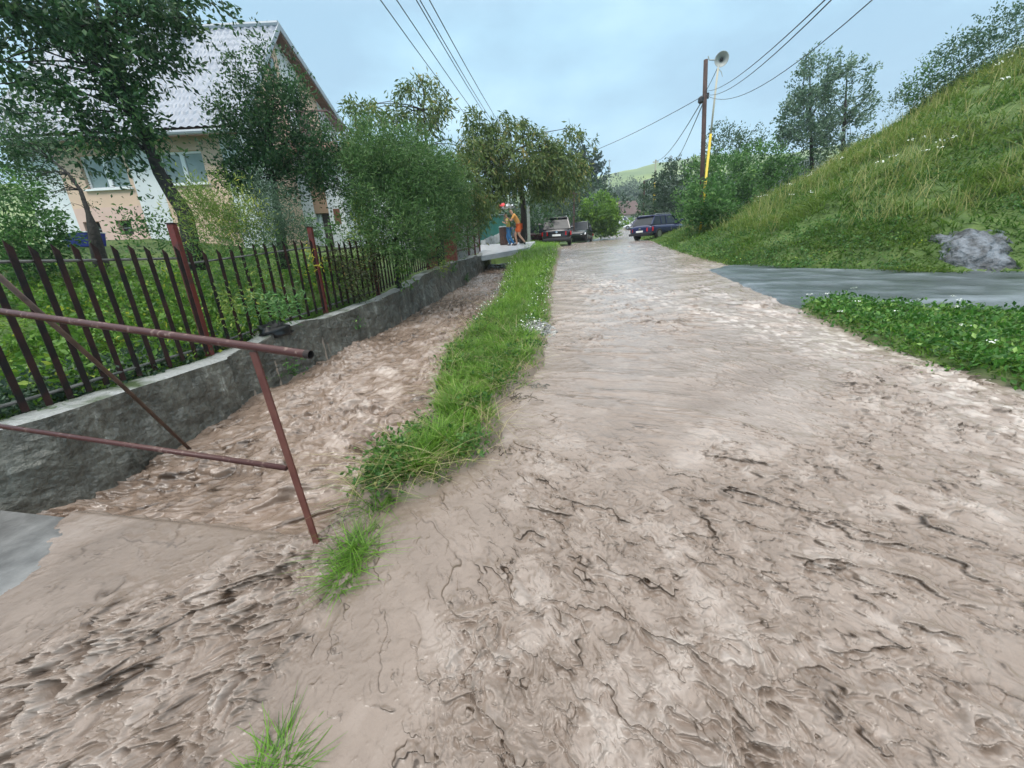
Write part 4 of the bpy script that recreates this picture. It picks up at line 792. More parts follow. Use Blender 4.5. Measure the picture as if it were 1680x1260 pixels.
# ---------------------------------------------------------------- PEOPLE
SKIN = mat('skin', (.38, .22, .15), .55)
def skinned(name, joints, bones, radii, m_, parent, sub=2):
    me = bpy.data.meshes.new(name); me.from_pydata([tuple(j) for j in joints], bones, []); o = bpy.data.objects.new(name, me); COL.objects.link(o); me.materials.append(m_)
    k = o.modifiers.new('skin', 'SKIN'); k.use_smooth_shade = True
    for i, r in enumerate(radii):
        r = r if hasattr(r, '__len__') else (r, r); me.skin_vertices[0].data[i].radius = r
    me.skin_vertices[0].data[0].use_root = True
    s_ = o.modifiers.new('s', 'SUBSURF'); s_.levels = sub; s_.render_levels = sub; o.parent = parent; return o
def person(label, loc, rz, pose, top, bottom, shoe, hair, legs_bare, H=1.72):
    """pose in local metres, facing -x; pelvis root"""
    k = H/1.75; t = thing('person', label, 'person', loc, rz)
    J = {a: np.array(b)*k for a, b in pose.items()}
    names = ['pelvis', 'waist', 'chest', 'neck', 'head0', 'head1', 'shL', 'elL', 'wrL', 'haL', 'shR', 'elR', 'wrR', 'haR', 'hipL', 'knL', 'anL', 'toL', 'hipR', 'knR', 'anR', 'toR']
    rad = [(.125, .10), (.115, .09), (.14, .10), .052, .085, .082, .055, .042, .028, .03, .055, .042, .028, .03, .085, .062, .042, .035, .085, .062, .042, .035]
    ix = {n: i for i, n in enumerate(names)}
    B = [('pelvis', 'waist'), ('waist', 'chest'), ('chest', 'neck'), ('neck', 'head0'), ('head0', 'head1'), ('chest', 'shL'), ('shL', 'elL'), ('elL', 'wrL'), ('wrL', 'haL'), ('chest', 'shR'), ('shR', 'elR'), ('elR', 'wrR'), ('wrR', 'haR'), ('pelvis', 'hipL'), ('hipL', 'knL'), ('knL', 'anL'), ('anL', 'toL'), ('pelvis', 'hipR'), ('hipR', 'knR'), ('knR', 'anR'), ('anR', 'toR')]
    skinned('body', [J[n] for n in names], [(ix[a], ix[b]) for a, b in B], [tuple(np.array(r)*k) if hasattr(r, '__len__') else r*k for r in rad], SKIN, t)
    def part(nm, ns, rs, es, m_): skinned(nm, [J[n] if isinstance(n, str) else (J[n[0]]*(1-n[2])+J[n[1]]*n[2]) for n in ns], es, [tuple(np.array(r)*k) if hasattr(r, '__len__') else r*k for r in rs], m_, t)
    part('shirt', ['pelvis', 'waist', 'chest', ('chest', 'neck', .6), 'shL', ('shL', 'elL', .75), 'shR', ('shR', 'elR', .75)], [(.15, .125), (.14, .12), (.165, .125), .09, .075, .062, .075, .062], [(0, 1), (1, 2), (2, 3), (2, 4), (4, 5), (2, 6), (6, 7)], top)
    e = .55 if legs_bare else 1.35
    if legs_bare: part('shorts', ['pelvis', 'hipL', ('hipL', 'knL', .75), 'hipR', ('hipR', 'knR', .75)], [(.15, .13), .115, .105, .115, .105], [(0, 1), (1, 2), (0, 3), (3, 4)], bottom)
    else: part('trousers', ['pelvis', 'hipL', 'knL', 'anL', 'hipR', 'knR', 'anR'], [(.145, .12), .10, .078, .068, .10, .078, .068], [(0, 1), (1, 2), (2, 3), (0, 4), (4, 5), (5, 6)], bottom)
    for s_ in 'LR': part('shoe', ['an'+s_, 'to'+s_], [.06, .048], [(0, 1)], shoe)
    h0, h1 = J['head0'], J['head1']; part('hair', [('head0', 'head1', .45), ('head0', 'head1', 1.15)], [.088, .085], [(0, 1)], hair)
    return t
POSE_A = dict(pelvis=(0, 0, .90), waist=(-.07, 0, 1.06), chest=(-.20, 0, 1.30), neck=(-.30, 0, 1.43), head0=(-.37, 0, 1.50), head1=(-.41, 0, 1.60), shL=(-.22, -.17, 1.33), elL=(-.36, -.20, 1.10), wrL=(-.58, -.12, 1.12), haL=(-.65, -.10, 1.15),
              shR=(-.22, .17, 1.33), elR=(-.40, .20, 1.16), wrR=(-.58, .12, 1.30), haR=(-.64, .10, 1.36), hipL=(0, -.09, .86), knL=(-.02, -.10, .46), anL=(.24, -.10, .14), toL=(.20, -.10, .03), hipR=(0, .09, .86), knR=(-.20, .10, .50), anR=(-.13, .10, .08), toR=(-.30, .10, .04))
POSE_B = dict(POSE_A, waist=(-.02, 0, 1.06), chest=(-.05, 0, 1.30), neck=(-.09, 0, 1.46), head0=(-.12, 0, 1.56), head1=(-.13, 0, 1.66), shL=(-.05, -.17, 1.36), elL=(-.10, -.26, 1.12), wrL=(-.28, -.18, 1.20), haL=(-.33, -.14, 1.26), shR=(-.05, .17, 1.36), elR=(-.20, .22, 1.30), wrR=(-.22, .16, 1.52), haR=(-.22, .14, 1.60), knL=(.04, -.10, .47), anL=(.26, -.1, .10), toL=(.12, -.1, .03), knR=(-.10, .1, .47), anR=(.06, .1, .08), toR=(-.12, .1, .04))
pa = at(853, 403, 19.6); pa[2] = bridge_z(pa[0], pa[1]) + .0
pbp = at(836, 403, 19.9); pbp[2] = bridge_z(pbp[0], pbp[1]) + .0
person('bent forward person in an orange shirt and red orange shorts hurrying over the small bridge', pa, 0, POSE_A, mat('shirt_orange', (.55, .27, .07), .8), mat('shorts_red', (.55, .10, .02), .8), mat('shoe_dark', (.03, .03, .035), .6), mat('hair_brown', (.05, .03, .02), .8), True, 1.74)
person('person in a yellow top and blue jeans walking beside the bin with an umbrella', pbp, 0, POSE_B, mat('shirt_yellow', (.38, .34, .07), .8), mat('jeans', (.02, .12, .28), .8), mat('shoe_dark', (.03, .03, .035), .6), mat('hair_dark', (.02, .015, .01), .8), False, 1.55)
hand = pbp + np.array([-.22, .14, 1.60])*1.55/1.75
um = thing('umbrella', 'small red and white umbrella held over the pair on the bridge', 'umbrella', hand)
top_ = hand + np.array([.10, -.05, .52]); m = MB(); m.tube([hand-[0, 0, .15], top_+[0, 0, .06]], .012, 6); m.build('shaft', TRIM, um)
for k8 in range(8):
    V_ = []; nn_ = 6
    for i in range(nn_):
        f = i/(nn_-1); r_ = .46*math.sin(f*1.25)/math.sin(1.25); zz = -.30*(1-math.cos(f*1.35))
        for j in range(5):
            a = (k8 + j/4)*pi/4; sag = .03*math.sin(j/4*pi)*f; V_.append(top_ + np.array([r_*cos(a)*(1-sag), r_*sin(a)*(1-sag), zz + .04*math.sin(j/4*pi)*f]))
    o = mesh('canopy_panel', V_, grid_faces(nn_, 5), mat('umbrella_red', (.55, .015, .02), .5) if k8 in (3, 4, 5) else mat('umbrella_white', (.75, .77, .8), .5), um, smooth=True)
    sm = o.modifiers.new('s', 'SOLIDIFY'); sm.thickness = .004

# ---------------------------------------------------------------- CARS
CARGL = mat('car_glass', (.015, .02, .025), .18, spec=.25); TYRE = mat('tyre', (.015, .015, .015), .8); RIM = mat('rim', (.35, .36, .38), .3, metal=.8)
RED_L = mat('tail_light', (.45, .01, .015), .2); CHROME = mat('chrome', (.6, .6, .62), .15, metal=1); PLATE = mat('number_plate', (.8, .8, .78), .4); BLK = mat('black_trim', (.02, .02, .022), .5)
def car(label, loc, heading, paint, L_=4.5, Wd=1.82, Hh=1.66, kind='suv', lit=False, slope=0.):
    """local +y = forward; wheels on z=0"""
    t = thing('parked_car', label, 'car', loc, -heading, 'cars parked along the road'); t.rotation_euler[0] = slope
    w = Wd/2; hl = L_/2
    belt = .60*Hh if kind != 'estate' else .62*Hh
    # body stations: y, half width, z bottom, z top
    st = [(-hl, .80*w, .42, belt-.16), (-hl+.06, .93*w, .30, belt-.03), (-hl+.35, .99*w, .25, belt+.01), (-hl+1.2, w, .22, belt), (0, w, .22, belt-.01), (hl-1.5, w, .22, belt-.03), (hl-1.0, .99*w, .24, belt-.10), (hl-.4, .95*w, .26, belt-.22), (hl-.08, .84*w, .32, belt-.36), (hl, .74*w, .42, belt-.48)]
    V_ = []; ns = 12
    for y, ww, z0, z1 in st:
        ring = [(-.0, z0), (.75, z0), (.95, z0+.12*(z1-z0)), (1.0, z0+.45*(z1-z0)), (.975, z0+.8*(z1-z0)), (.90, z1), (0, z1+.03)]
        pts = [(a*ww, b) for a, b in ring]; pts = pts + [(-a, b) for a, b in pts[-2:0:-1]]; V_ += [(a, y, b) for a, b in pts]
    n = 12; F_ = [(i*n+k, i*n+(k+1) % n, (i+1)*n+(k+1) % n, (i+1)*n+k) for i in range(len(st)-1) for k in range(n)] + [tuple(range(n))[::-1], tuple(range((len(st)-1)*n, len(st)*n))]
    b = mesh('body', V_, F_, paint, t, smooth=True, local=True); md = b.modifiers.new('s', 'SUBSURF'); md.levels = md.render_levels = 1
    # greenhouse
    ry0, ry1, fy0, fy1 = (-hl+.10, -hl+.45, hl-1.45, hl-2.15) if kind != 'hatch' else (-hl+.08, -hl+.55, hl-1.15, hl-1.85)
    if kind == 'estate': ry0, ry1 = -hl+.12, -hl+.62
    wb, wt = .895*w, .72*w; zr = Hh-.05; zb1 = belt-.02
    g = [(-wb, ry0, zb1), (wb, ry0, zb1), (wb, fy0, zb1-.05), (-wb, fy0, zb1-.05), (-wt, ry1, zr), (wt, ry1, zr), (wt, fy1, zr), (-wt, fy1, zr)]
    mesh('windows', g, [(0, 1, 5, 4), (1, 2, 6, 5), (2, 3, 7, 6), (3, 0, 4, 7), (4, 5, 6, 7)], CARGL, t, local=True)
    r_ = MB(); r_.add([(-wt-.03, ry1-.06, zr-.03), (wt+.03, ry1-.06, zr-.03), (wt+.03, fy1+.05, zr-.03), (-wt-.03, fy1+.05, zr-.03), (-wt*.9, ry1+.02, Hh), (wt*.9, ry1+.02, Hh), (wt*.9, fy1-.1, Hh), (-wt*.9, fy1-.1, Hh)], [(0, 1, 5, 4), (1, 2, 6, 5), (2, 3, 7, 6), (3, 0, 4, 7), (4, 5, 6, 7), (3, 2, 1, 0)])
    for s_ in (-1, 1):
        for (ya, za, yb, zb3) in ((ry0+.0, zb1, ry1, zr), (fy0, zb1-.05, fy1, zr)): r_.bar((s_*(wb+.008), ya, za), (s_*(wt+.01), yb, zb3), .09, .05, (0, 1, .3))
        for f in (.42, .72): ym = fy1+(ry1-fy1)*f; r_.bar((s_*(wb+.006), ym, zb1), (s_*(wt+.008), ym, zr), .07, .03, (0, 1, 0))
    r_.build('roof', paint, t, local=True, bevel=.01)
    if kind in ('suv', 'estate'):
        m_ = MB()
        for s_ in (-1, 1): m_.tube([(s_*wt*.95, ry1+.05, Hh+.0), (s_*wt*.95, ry1+.2, Hh+.055), (s_*wt*.95, fy1-.3, Hh+.055), (s_*wt*.95, fy1-.12, Hh)], .018, 6)
        m_.build('roof_rails', TRIM, t, local=True)
    for s_ in (-1, 1):
        for yy in (-hl+.85, hl-.85):
            m_ = MB(); m_.lathe((s_*(w-.20), yy, .33), (s_, 0, 0), [(0, 0), (0, .30), (.03, .33), (.18, .33), (.21, .30), (.205, .21), (.19, .0)], 20); wh = m_.build('wheel', TYRE, t, local=True, smooth=False)
            m_ = MB(); m_.lathe((s_*(w+.008), yy, .33), (s_, 0, 0), [(-.02, .20), (0, .20), (-.01, .12), (.004, .05), (.006, 0)], 12); m_.build('rim', RIM, wh, local=True)
        m_ = MB(); m_.add([(s_*.60*w, -hl+.00, belt-.40), (s_*.99*w, -hl+.22, belt-.40), (s_*.985*w, -hl+.24, belt-.17), (s_*.60*w, -hl+.0, belt-.20), (s_*.58*w, -hl-.03, belt-.40), (s_*1.005*w, -hl+.18, belt-.40), (s_*.998*w, -hl+.2, belt-.16), (s_*.58*w, -hl-.03, belt-.19)], [(0, 1, 2, 3), (4, 5, 6, 7), (0, 1, 5, 4), (1, 2, 6, 5), (2, 3, 7, 6), (3, 0, 4, 7)])
        m_.build('tail_light', RED_L, t, local=True)
        m_ = MB(); m_.add([(s_*.5*w, hl-.02, belt-.62), (s_*.92*w, hl-.2, belt-.60), (s_*.92*w, hl-.28, belt-.44), (s_*.5*w, hl-.10, belt-.50)], [(0, 1, 2, 3)]); o_ = m_.build('headlight', mat('lamp_glass', (.7, .72, .75), .1), t, local=True); sm_ = o_.modifiers.new('s', 'SOLIDIFY'); sm_.thickness = .05; sm_.offset = 1
        m_ = MB(); m_.box(min(s_*w, s_*(w+.2)), max(s_*w, s_*(w+.2)), hl-1.62, hl-1.48, belt+.02, belt+.19); m_.build('mirror', paint, t, local=True, bevel=.03)
    m_ = MB(); m_.box(-.26, .26, -hl-.045, -hl-.015, belt-.44, belt-.33); m_.build('number_plate', PLATE, t, local=True)
    m_ = MB(); m_.box(-.94*w, .94*w, -hl-.05, -hl+.2, .30, .46); m_.build('bumper', BLK, t, local=True, bevel=.03)
    m_ = MB(); m_.lathe((0, -hl-.0, belt-.22), (0, -1, 0), [(0, .07), (.03, .07), (.035, .05), (.035, 0)], 16); m_.build('badge', CHROME, t, local=True)
    m_ = MB(); m_.box(-wt*.98, wt*.98, ry1-.12, ry1+.02, zr-.03, zr+.03); m_.build('spoiler', paint, t, local=True, bevel=.01)
    return t
P_BLACK = mat('paint_black', (.012, .010, .014), .15, spec=.7); P_DGR = mat('paint_darkgrey', (.02, .026, .026), .2, spec=.6); P_BLUE = mat('paint_navy', (.016, .02, .075), .15, spec=.7); P_WHT = mat('paint_white', (.7, .72, .74), .25); P_SIL = mat('paint_silver', (.42, .44, .46), .3, metal=.4)
def ground_pt(px, py): c = G(px, py, .0, terrain); return c
c = at(914, 403, 28); c[2] = T1(c[0], c[1]) - .03; car('black SUV with roof rails parked rear end on, left of the road', c, radians(8), P_BLACK, 4.5, 1.85, 1.70, slope=.04)
c = at(951, 388.5, 37); c[2] = T1(c[0], c[1]) - .03; car('dark grey van parked behind the black SUV beside the round bush', c, radians(200), P_DGR, 4.6, 1.85, 1.75, slope=.04)
c = at(880, 396, 29); c[2] = T1(c[0], c[1]) - .03; car('dark maroon car half hidden left of the black SUV under the trees', c, radians(60), mat('paint_maroon', (.035, .010, .012), .25), 4.0, 1.7, 1.45, 'hatch')
c = at(1084, 391, 28.5); c[2] = min(c[2], T1(c[0], c[1]) + .02); car('navy blue estate car with a red tail light parked at the foot of the bank', c, radians(55), P_BLUE, 4.7, 1.82, 1.50, 'estate', slope=.05)
c = ground_pt(1043, 377); car('small white car at the right side of the far road end', c, radians(-62), P_WHT, 4.1, 1.7, 1.5, 'hatch', slope=.05)
c = ground_pt(1021, 372.5); car('white van at the left side of the far road end', c, radians(140), P_WHT, 4.8, 1.9, 2.0, 'suv')

# ---------------------------------------------------------------- POLES, LOUDSPEAKER, WIRES
PB = mat('pole_brown', (.035, .018, .014), .7, col2=(.08, .04, .03), scale=8)
pbz = at(1149, 400, 18.5); zt = zrow(pbz[0], pbz[1], 98)
topp = at(1158, 98, pbz[1]); up_ = thing('utility_pole', 'brown wooden utility pole carrying the wires, left of the yellow loudspeaker pole', 'pole', pbz)
m = MB(); m.tube([pbz-[0, 0, .8], pbz*.5+topp*.5, topp], [.105, .09, .08], 12); m.build('shaft', PB, up_, smooth=True)
Yp = pbz[1]; wn = at(1158, 155, Yp); m = MB(); m.lathe(at(1150, 163, Yp-.15)-[0, 0, .15], (0, 0, 1), [(0, 0), (0, .05), (.05, .11), (.2, .11), (.25, .05), (.28, 0)], 12); m.build('insulator', BLK, up_)
m = MB(); m.bar(wn-[.12, 0, .05], wn+[.12, 0, -.05], .08, .2); m.build('bracket', BLK, up_)
# loudspeaker pole, leaning
hb = G(1152, 384, .4, terrain); YL = Yp - .9; l0 = at(1152, 350, YL); l0b = l0 + (l0-at(1166, 220, YL))*.75; l1 = at(1166, 220, YL); l2 = at(1178, 112, YL)
lp = thing('loudspeaker_pole', 'slanting yellow and cream pole with a grey horn loudspeaker on top', 'loudspeaker', l0b)
m = MB(); m.tube([l0b, l0, l1], .05, 10); m.build('lower_pole', mat('pole_yellow', (.72, .52, .02), .4, col2=(.60, .42, .02), scale=6), lp, smooth=True)
m = MB(); m.tube([l1, l2], .034, 10); m.build('upper_pole', mat('pole_cream', (.45, .42, .33), .5), lp, smooth=True)
hc_ = at(1184, 97, YL); ax = unit((CAM + [.6, 0, 2.2] - hc_)[None])[0]
HORN = mat('horn_grey', (.33, .34, .32), .55, col2=(.42, .43, .40), scale=5)
m = MB(); m.lathe(hc_-ax*.42, ax, [(a*.7+.13, b*.70) for a, b in ((0, .0), (0, .07), (.10, .09), (.22, .12), (.32, .20), (.40, .30), (.44, .345), (.445, .352), (.435, .335), (.39, .285), (.30, .18), (.20, .10), (.14, .07), (.14, 0))], 28); m.build('horn', HORN, lp, smooth=True)
m = MB(); m.lathe(hc_-ax*.17, ax, [(0, .05), (.05, .055), (.09, .04), (.11, .02), (.112, 0)], 16); m.build('inner_horn', BLK, lp, smooth=True)
m = MB(); m.lathe(hc_-ax*.42, ax, [(0, 0), (0, .055), (.13, .06), (.14, 0)], 14); m.build('driver', BLK, lp)
q = at(1170, 98, YL); m = MB(); m.bar(hc_-ax*.3, l2, .05, .03); m.tube([hc_-ax*.3, q+[-.15, 0, 0], q+[-.2, 0, .12]], .02, 6); m.tube([l2, l2+[.14, 0, -.12], l2+[.2, 0, -.28]], .012, 5); m.build('bracket', HORN, lp)
def wire(name, label, p, q, sag, r=.008, grp='overhead wires'):
    p, q = np.array(p), np.array(q); pts = [p+(q-p)*f+[0, 0, -4*sag*f*(1-f)] for f in np.linspace(0, 1, 17)]; m = MB(); m.tube(pts, r, 5); o = m.build(name, mat('cable', (.03, .035, .04), .5)); return tag(o, label, 'wire', grp)
wire('cable', 'thick overhead wire rising from the brown pole to the top right, lower of two', wn, at(1376, -12, 5), .3, .008)
wire('cable', 'upper wire of the close pair rising from the brown pole to the top right', wn+[0, 0, .12], at(1366, -12, 5), .22, .008)
wire('cable', 'rightmost sagging wire from the brown pole towards the top right', at(1160, 157, Yp), at(1440, -8, 6), .5, .008)
wire('cable', 'wire running from the brown pole down left behind the cherry trees', wn, at(930, 262, 34), .25, .014)
FP = G(1071, 372, 0, terrain); fpole = np.array([at(1073, 372, 52)[0], 52., T1(at(1073, 372, 52)[0], 52)]); ftop = at(1076, 262, 52)
wire('cable', 'thin wire from the brown pole down to the far cross armed pole', at(1152, 165, Yp), ftop+[0, 0, -.1], .6, .02)
wire('cable', 'second thin wire from the brown pole to the far pole, right of the first', at(1154, 168, Yp), at(1098, 275, 80), .8, .02)
wire('cable', 'short stay wire between the pole and the loudspeaker', at(1157, 152, Yp), at(1177, 112, YL), .02, .012)
for i, (xa, ya, xb, yb) in enumerate(((617, -10, 812, 235), (644, -10, 826, 235), (676, -12, 838, 240), (682, -12, 842, 240), (699, -10, 850, 240))):
    wire('cable', ['leftmost of the five wires over the cherry trees', 'second wire from the left over the cherry trees', 'third wire from the left, close beside the fourth', 'fourth wire from the left, close beside the third', 'rightmost of the five wires over the cherry trees'][i], at(xa, ya, 5.5), at(xb, yb, 27), .25, .0065)
m_pole = thing('utility_pole', 'far pole with a yellow foot and a small cross arm beyond the navy car', 'pole', fpole)
m = MB(); m.tube([fpole-[0, 0, .3], at(1074, 300, 52)], .14, 8); m.build('lower_pole', MT['pole_yellow'], m_pole)
m = MB(); m.tube([at(1074, 300, 52), ftop], .1, 8); m.bar(ftop+[-.35, 0, -.25], ftop+[.35, 0, -.25], .1, .1); m.build('upper_pole', MT['pole_cream'], m_pole)
def simple_pole(name, label, px, row0, row1, Y, r, mt, lamp=False):
    b0 = at(px, row0, Y); t0_ = at(px+1, row1, Y); th = thing(name, label, 'pole', b0); m = MB(); m.tube([b0-[0, 0, 1.], t0_], r, 8); m.build('shaft', mt, th)
    if lamp: m = MB(); m.bar(t0_+[-.1, 0, 0], t0_+[.75, 0, .16], .14, .1); m.build('lamp_head', mat('lamp_grey', (.2, .21, .22), .4), th)
    else: m = MB(); m.bar(t0_+[-.4, 0, -.3], t0_+[.4, 0, -.3], .1, .1); m.build('cross_arm', PB, th)
simple_pole('street_lamp', 'dark street lamp pole above the bushes left of the far cross armed pole', 1056, 372, 297, 46, .11, PB, True)
simple_pole('utility_pole', 'dark thin pole above the trees behind the black SUV', 941, 372, 312, 36, .09, PB)
simple_pole('utility_pole', 'thin grey pole on the far skyline to the right', 1100, 300, 255, 90, .12, TRIM)
simple_pole('utility_pole', 'faint thin pole on the far skyline to the left', 999, 300, 262, 120, .12, TRIM)

# ---------------------------------------------------------------- FAR HOUSE and HILLS
fh_ = at(1029, 362, 95); h0 = thing('house', 'distant house with a red brown roof at the end of the road', 'house', fh_)
m = MB(); m.box(fh_[0]-2.5, fh_[0]+2.6, 95, 103, fh_[2]-6, fh_[2]+1.4); m.build('wall', mat('far_wall', (.42, .40, .36), .8), h0)
m = MB(); m.prism([(fh_[0]-3, 94.4, fh_[2]+1.3), (fh_[0]-3, 99, fh_[2]+4.6), (fh_[0]-3, 103.6, fh_[2]+1.3)], (6.1, 0, 0)); m.build('roof', mat('far_roof', (.07, .04, .036), .7, col2=(.10, .06, .055), scale=1), h0)
m = MB(); m.box(fh_[0]-1.8, fh_[0]-.8, 94.96, 94.99, fh_[2]-.4, fh_[2]+.8); m.box(fh_[0]+.6, fh_[0]+1.6, 94.96, 94.99, fh_[2]-.4, fh_[2]+.8); m.build('window', GLASS, h0)
aa = np.radians(np.arange(-70, 78, .7)); R_ = np.exp(np.linspace(math.log(125), math.log(620), 90)); RR, AA = np.meshgrid(R_, aa, indexing='ij'); HXX, HYY = RR*np.sin(AA), RR*np.cos(AA)
tH = np.clip((RR-125)/300, 0, 1); crest = .86*np.interp(np.degrees(AA), [-70, -30, -8, 4, 10, 16, 22, 30, 50, 78], [62, 60, 58, 66, 78, 83, 82, 80, 66, 60])
HZ = prof(HXX*0+0, HYY*0+118)*0 + 9 + crest*(tH**1.15) + 5*fbm(HXX*.012, HYY*.012, 4, 600)*sstep(0, .3, tH)
def hillmat():
    m = bpy.data.materials.new('hills'); m.use_nodes = True; t = m.node_tree; b = t.nodes['Principled BSDF']; b.inputs['Roughness'].default_value = .95; g = N(t, 'ShaderNodeNewGeometry'); n = N(t, 'ShaderNodeTexNoise'); n.inputs['Scale'].default_value = .02; n.inputs['Detail'].default_value = 9
    r = N(t, 'ShaderNodeValToRGB'); e = r.color_ramp.elements; e[0].position = .40; e[0].color = (.10, .16, .05, 1); e[1].position = .62; e[1].color = (.20, .26, .08, 1); t.links.new(g.outputs['Position'], n.inputs[0]); t.links.new(n.outputs[0], r.inputs[0]); t.links.new(r.outputs[0], b.inputs['Base Color']); return m
tag(mesh('hills', np.stack([HXX, HYY, HZ], -1), grid_faces(*RR.shape), hillmat(), smooth=True), kind='structure')
def hz(x, y):
    r = np.hypot(x, y); a = np.degrees(np.arctan2(x, y)); t = np.clip((r-125)/300, 0, 1); return 9 + .86*np.interp(a, [-70, -30, -8, 4, 10, 16, 22, 30, 50, 78], [62, 60, 58, 66, 78, 83, 82, 80, 66, 60])*t**1.15
# far woodland on the lower slope, reads as one mass
def leafballs(name, label, cs, rad, nper, size, material, kind='stuff'):
    n = len(cs); u = unit(rng.normal(size=(n, nper, 3))); P = cs[:, None] + u*rad[:, None, None]*np.array([1, 1, 1.15])*(.55+.5*rng.random((n, nper, 1)))
    V, F = leaf_quads(P.reshape(-1, 3), (u + rng.normal(size=u.shape)*.6).reshape(-1, 3), (size*rad[:, None]*(.7+.6*rng.random((n, nper)))).ravel(), .9)
    tn = np.clip(.4 + .25*rng.normal(size=(n, 1)) + .15*rng.normal(size=(n, nper)), 0, 1); return tag(mesh(name, V, F, material, attrs={'tint': np.repeat(tn.ravel(), 4)}), label, 'woodland', kind=kind)
n = 900; a = np.radians(rng.uniform(-12, 40, n)); r = np.where(rng.random(n) < .75, rng.uniform(128, 235, n), rng.uniform(235, 300, n)); k = (r < 225) | (perlin(np.degrees(a)*.2, r*.02, 9) > .12); a, r = a[k], r[k]
X = r*np.sin(a); Y = r*np.cos(a); rad = rng.uniform(2.5, 5, len(X)); leafballs('far_woodland', 'bluish green woodland covering the lower slope of the far hill', np.stack([X, Y, hz(X, Y)+rad*.6], -1), rad, 130, .22, L_FAR)

#@@PART5
# ---------------------------------------------------------------- TREES AND SHRUBS
def tree(name, label, cat, blobs, twigs, per, size, material, trunk=None, tr=None, limbs=24, group=None, seed=0, base=None, crown='crown', **k):
    if cat in ('plant', 'bush', 'shrub', 'hedge', 'trees'): k.setdefault('gap', -.42)
    """trunk: list of (px, py, Y) from the foot up"""
    tp = [at(*q) for q in trunk] if trunk else None
    b0 = tp[0] if tp is not None else (base if base is not None else at(blobs[0][0], blobs[0][1]+blobs[0][3], blobs[0][4]))
    t = thing(name, label, cat, b0, group=group)
    if tp is not None:
        tp = [tp[0]-np.array([0, 0, .5])] + tp
        tr = [tr[0]*1.15] + list(np.interp(np.linspace(0, 1, len(tp)-1), np.linspace(0, 1, len(tr)), tr))
    foliage(t, crown, material, blobs, twigs, per, size, seed=seed, limbs=limbs if tp is not None else None, barkmat=BARK, trunk_pts=tp, trunk_r=tr, **k)
    return t
tree('walnut_tree', 'big dark leafy tree leaning left in front of the striped house', 'tree',
     [(150, 35, 75, 55, 6.6, .9), (205, 60, 55, 44, 6.7, .7), (60, 45, 60, 50, 6.4, .9), (95, 120, 65, 40, 6.5, .8), (175, 140, 65, 45, 6.6, .8), (250, 22, 36, 20, 6.8, .4), (215, 110, 30, 20, 6.8, .35), (268, 100, 28, 8, 6.9, .2), (300, 12, 18, 14, 6.9, .3), (140, 195, 60, 35, 6.5, .6), (195, 200, 42, 28, 6.7, .6), (225, 232, 28, 12, 6.8, .3), (170, 218, 30, 12, 6.5, .3),
      (90, 185, 35, 20, 6.4, .4), (240, 208, 18, 20, 6.8, .3), (20, 130, 40, 40, 6.2, .7), (150, -40, 120, 50, 6.8, 1.0), (40, -30, 60, 40, 6.4, .9)],
     1250, 22, .09, L_DARK, [(312, 392, 6.9), (303, 350, 6.9), (282, 318, 6.85), (262, 285, 6.8), (246, 245, 6.75), (222, 190, 6.7), (190, 120, 6.7), (170, 50, 6.7), (150, -30, 6.8)], [.12, .105, .09, .07, .06, .04, .02], limbs=70, tw=.32, droop=.25, width=.42, seed=1, wind=(.15, 0, 0), shell=.3, gap=-.02, clump=1.1)
m = MB()
tree('walnut_sprig', 'thin hanging twigs with a few dark leaves below the crown of the big tree', 'branch', [(222, 285, 22, 36, 6.8, .15), (245, 300, 10, 16, 6.8, .1)], 26, 8, .08, L_DARK, tw=.14, droop=.4, seed=12)
tree('plum_tree', 'small sparse bare limbed tree before the left window of the house', 'tree',
     [(70, 255, 26, 30, 9.3, .5), (95, 290, 26, 26, 9.4, .5), (60, 295, 22, 20, 9.2, .4), (120, 310, 18, 20, 9.5, .3), (50, 235, 22, 14, 9.2, .4), (100, 245, 16, 16, 9.3, .4)],
     120, 11, .06, L_DARK, [(166, 432, 9.3), (158, 400, 9.3), (152, 372, 9.3), (145, 350, 9.35), (132, 312, 9.4), (112, 285, 9.4), (85, 262, 9.4)], [.14, .12, .09, .045, .035, .025, .015], limbs=34, tw=.3, seed=2, shell=.2)
tree('pear_tree', 'dark upright tree with spiky shoots in front of the house corner', 'tree',
     [(452, 238, 48, 36, 8.6, .6), (398, 222, 30, 24, 8.5, .45), (518, 258, 28, 36, 8.7, .5), (448, 292, 62, 28, 8.6, .6), (398, 268, 30, 24, 8.5, .45), (398, 150, 8, 36, 8.6, .15), (442, 122, 9, 38, 8.7, .2), (480, 145, 9, 30, 8.7, .2), (420, 172, 10, 26, 8.6, .2), (500, 190, 12, 26, 8.7, .25), (460, 175, 22, 26, 8.6, .4), (352, 190, 14, 5, 8.5, .12), (372, 178, 6, 18, 8.5, .12), (540, 300, 22, 26, 8.8, .4), (365, 245, 16, 12, 8.5, .2)],
     1500, 20, .066, L_DARK, [(462, 400, 8.6), (458, 360, 8.6), (452, 330, 8.6), (448, 290, 8.6), (444, 240, 8.6), (440, 180, 8.65), (440, 120, 8.7)], [.10, .08, .07, .06, .045, .03, .012], limbs=60, tw=.28, up=.55, width=.45, seed=3, shell=.35, gap=-.2)
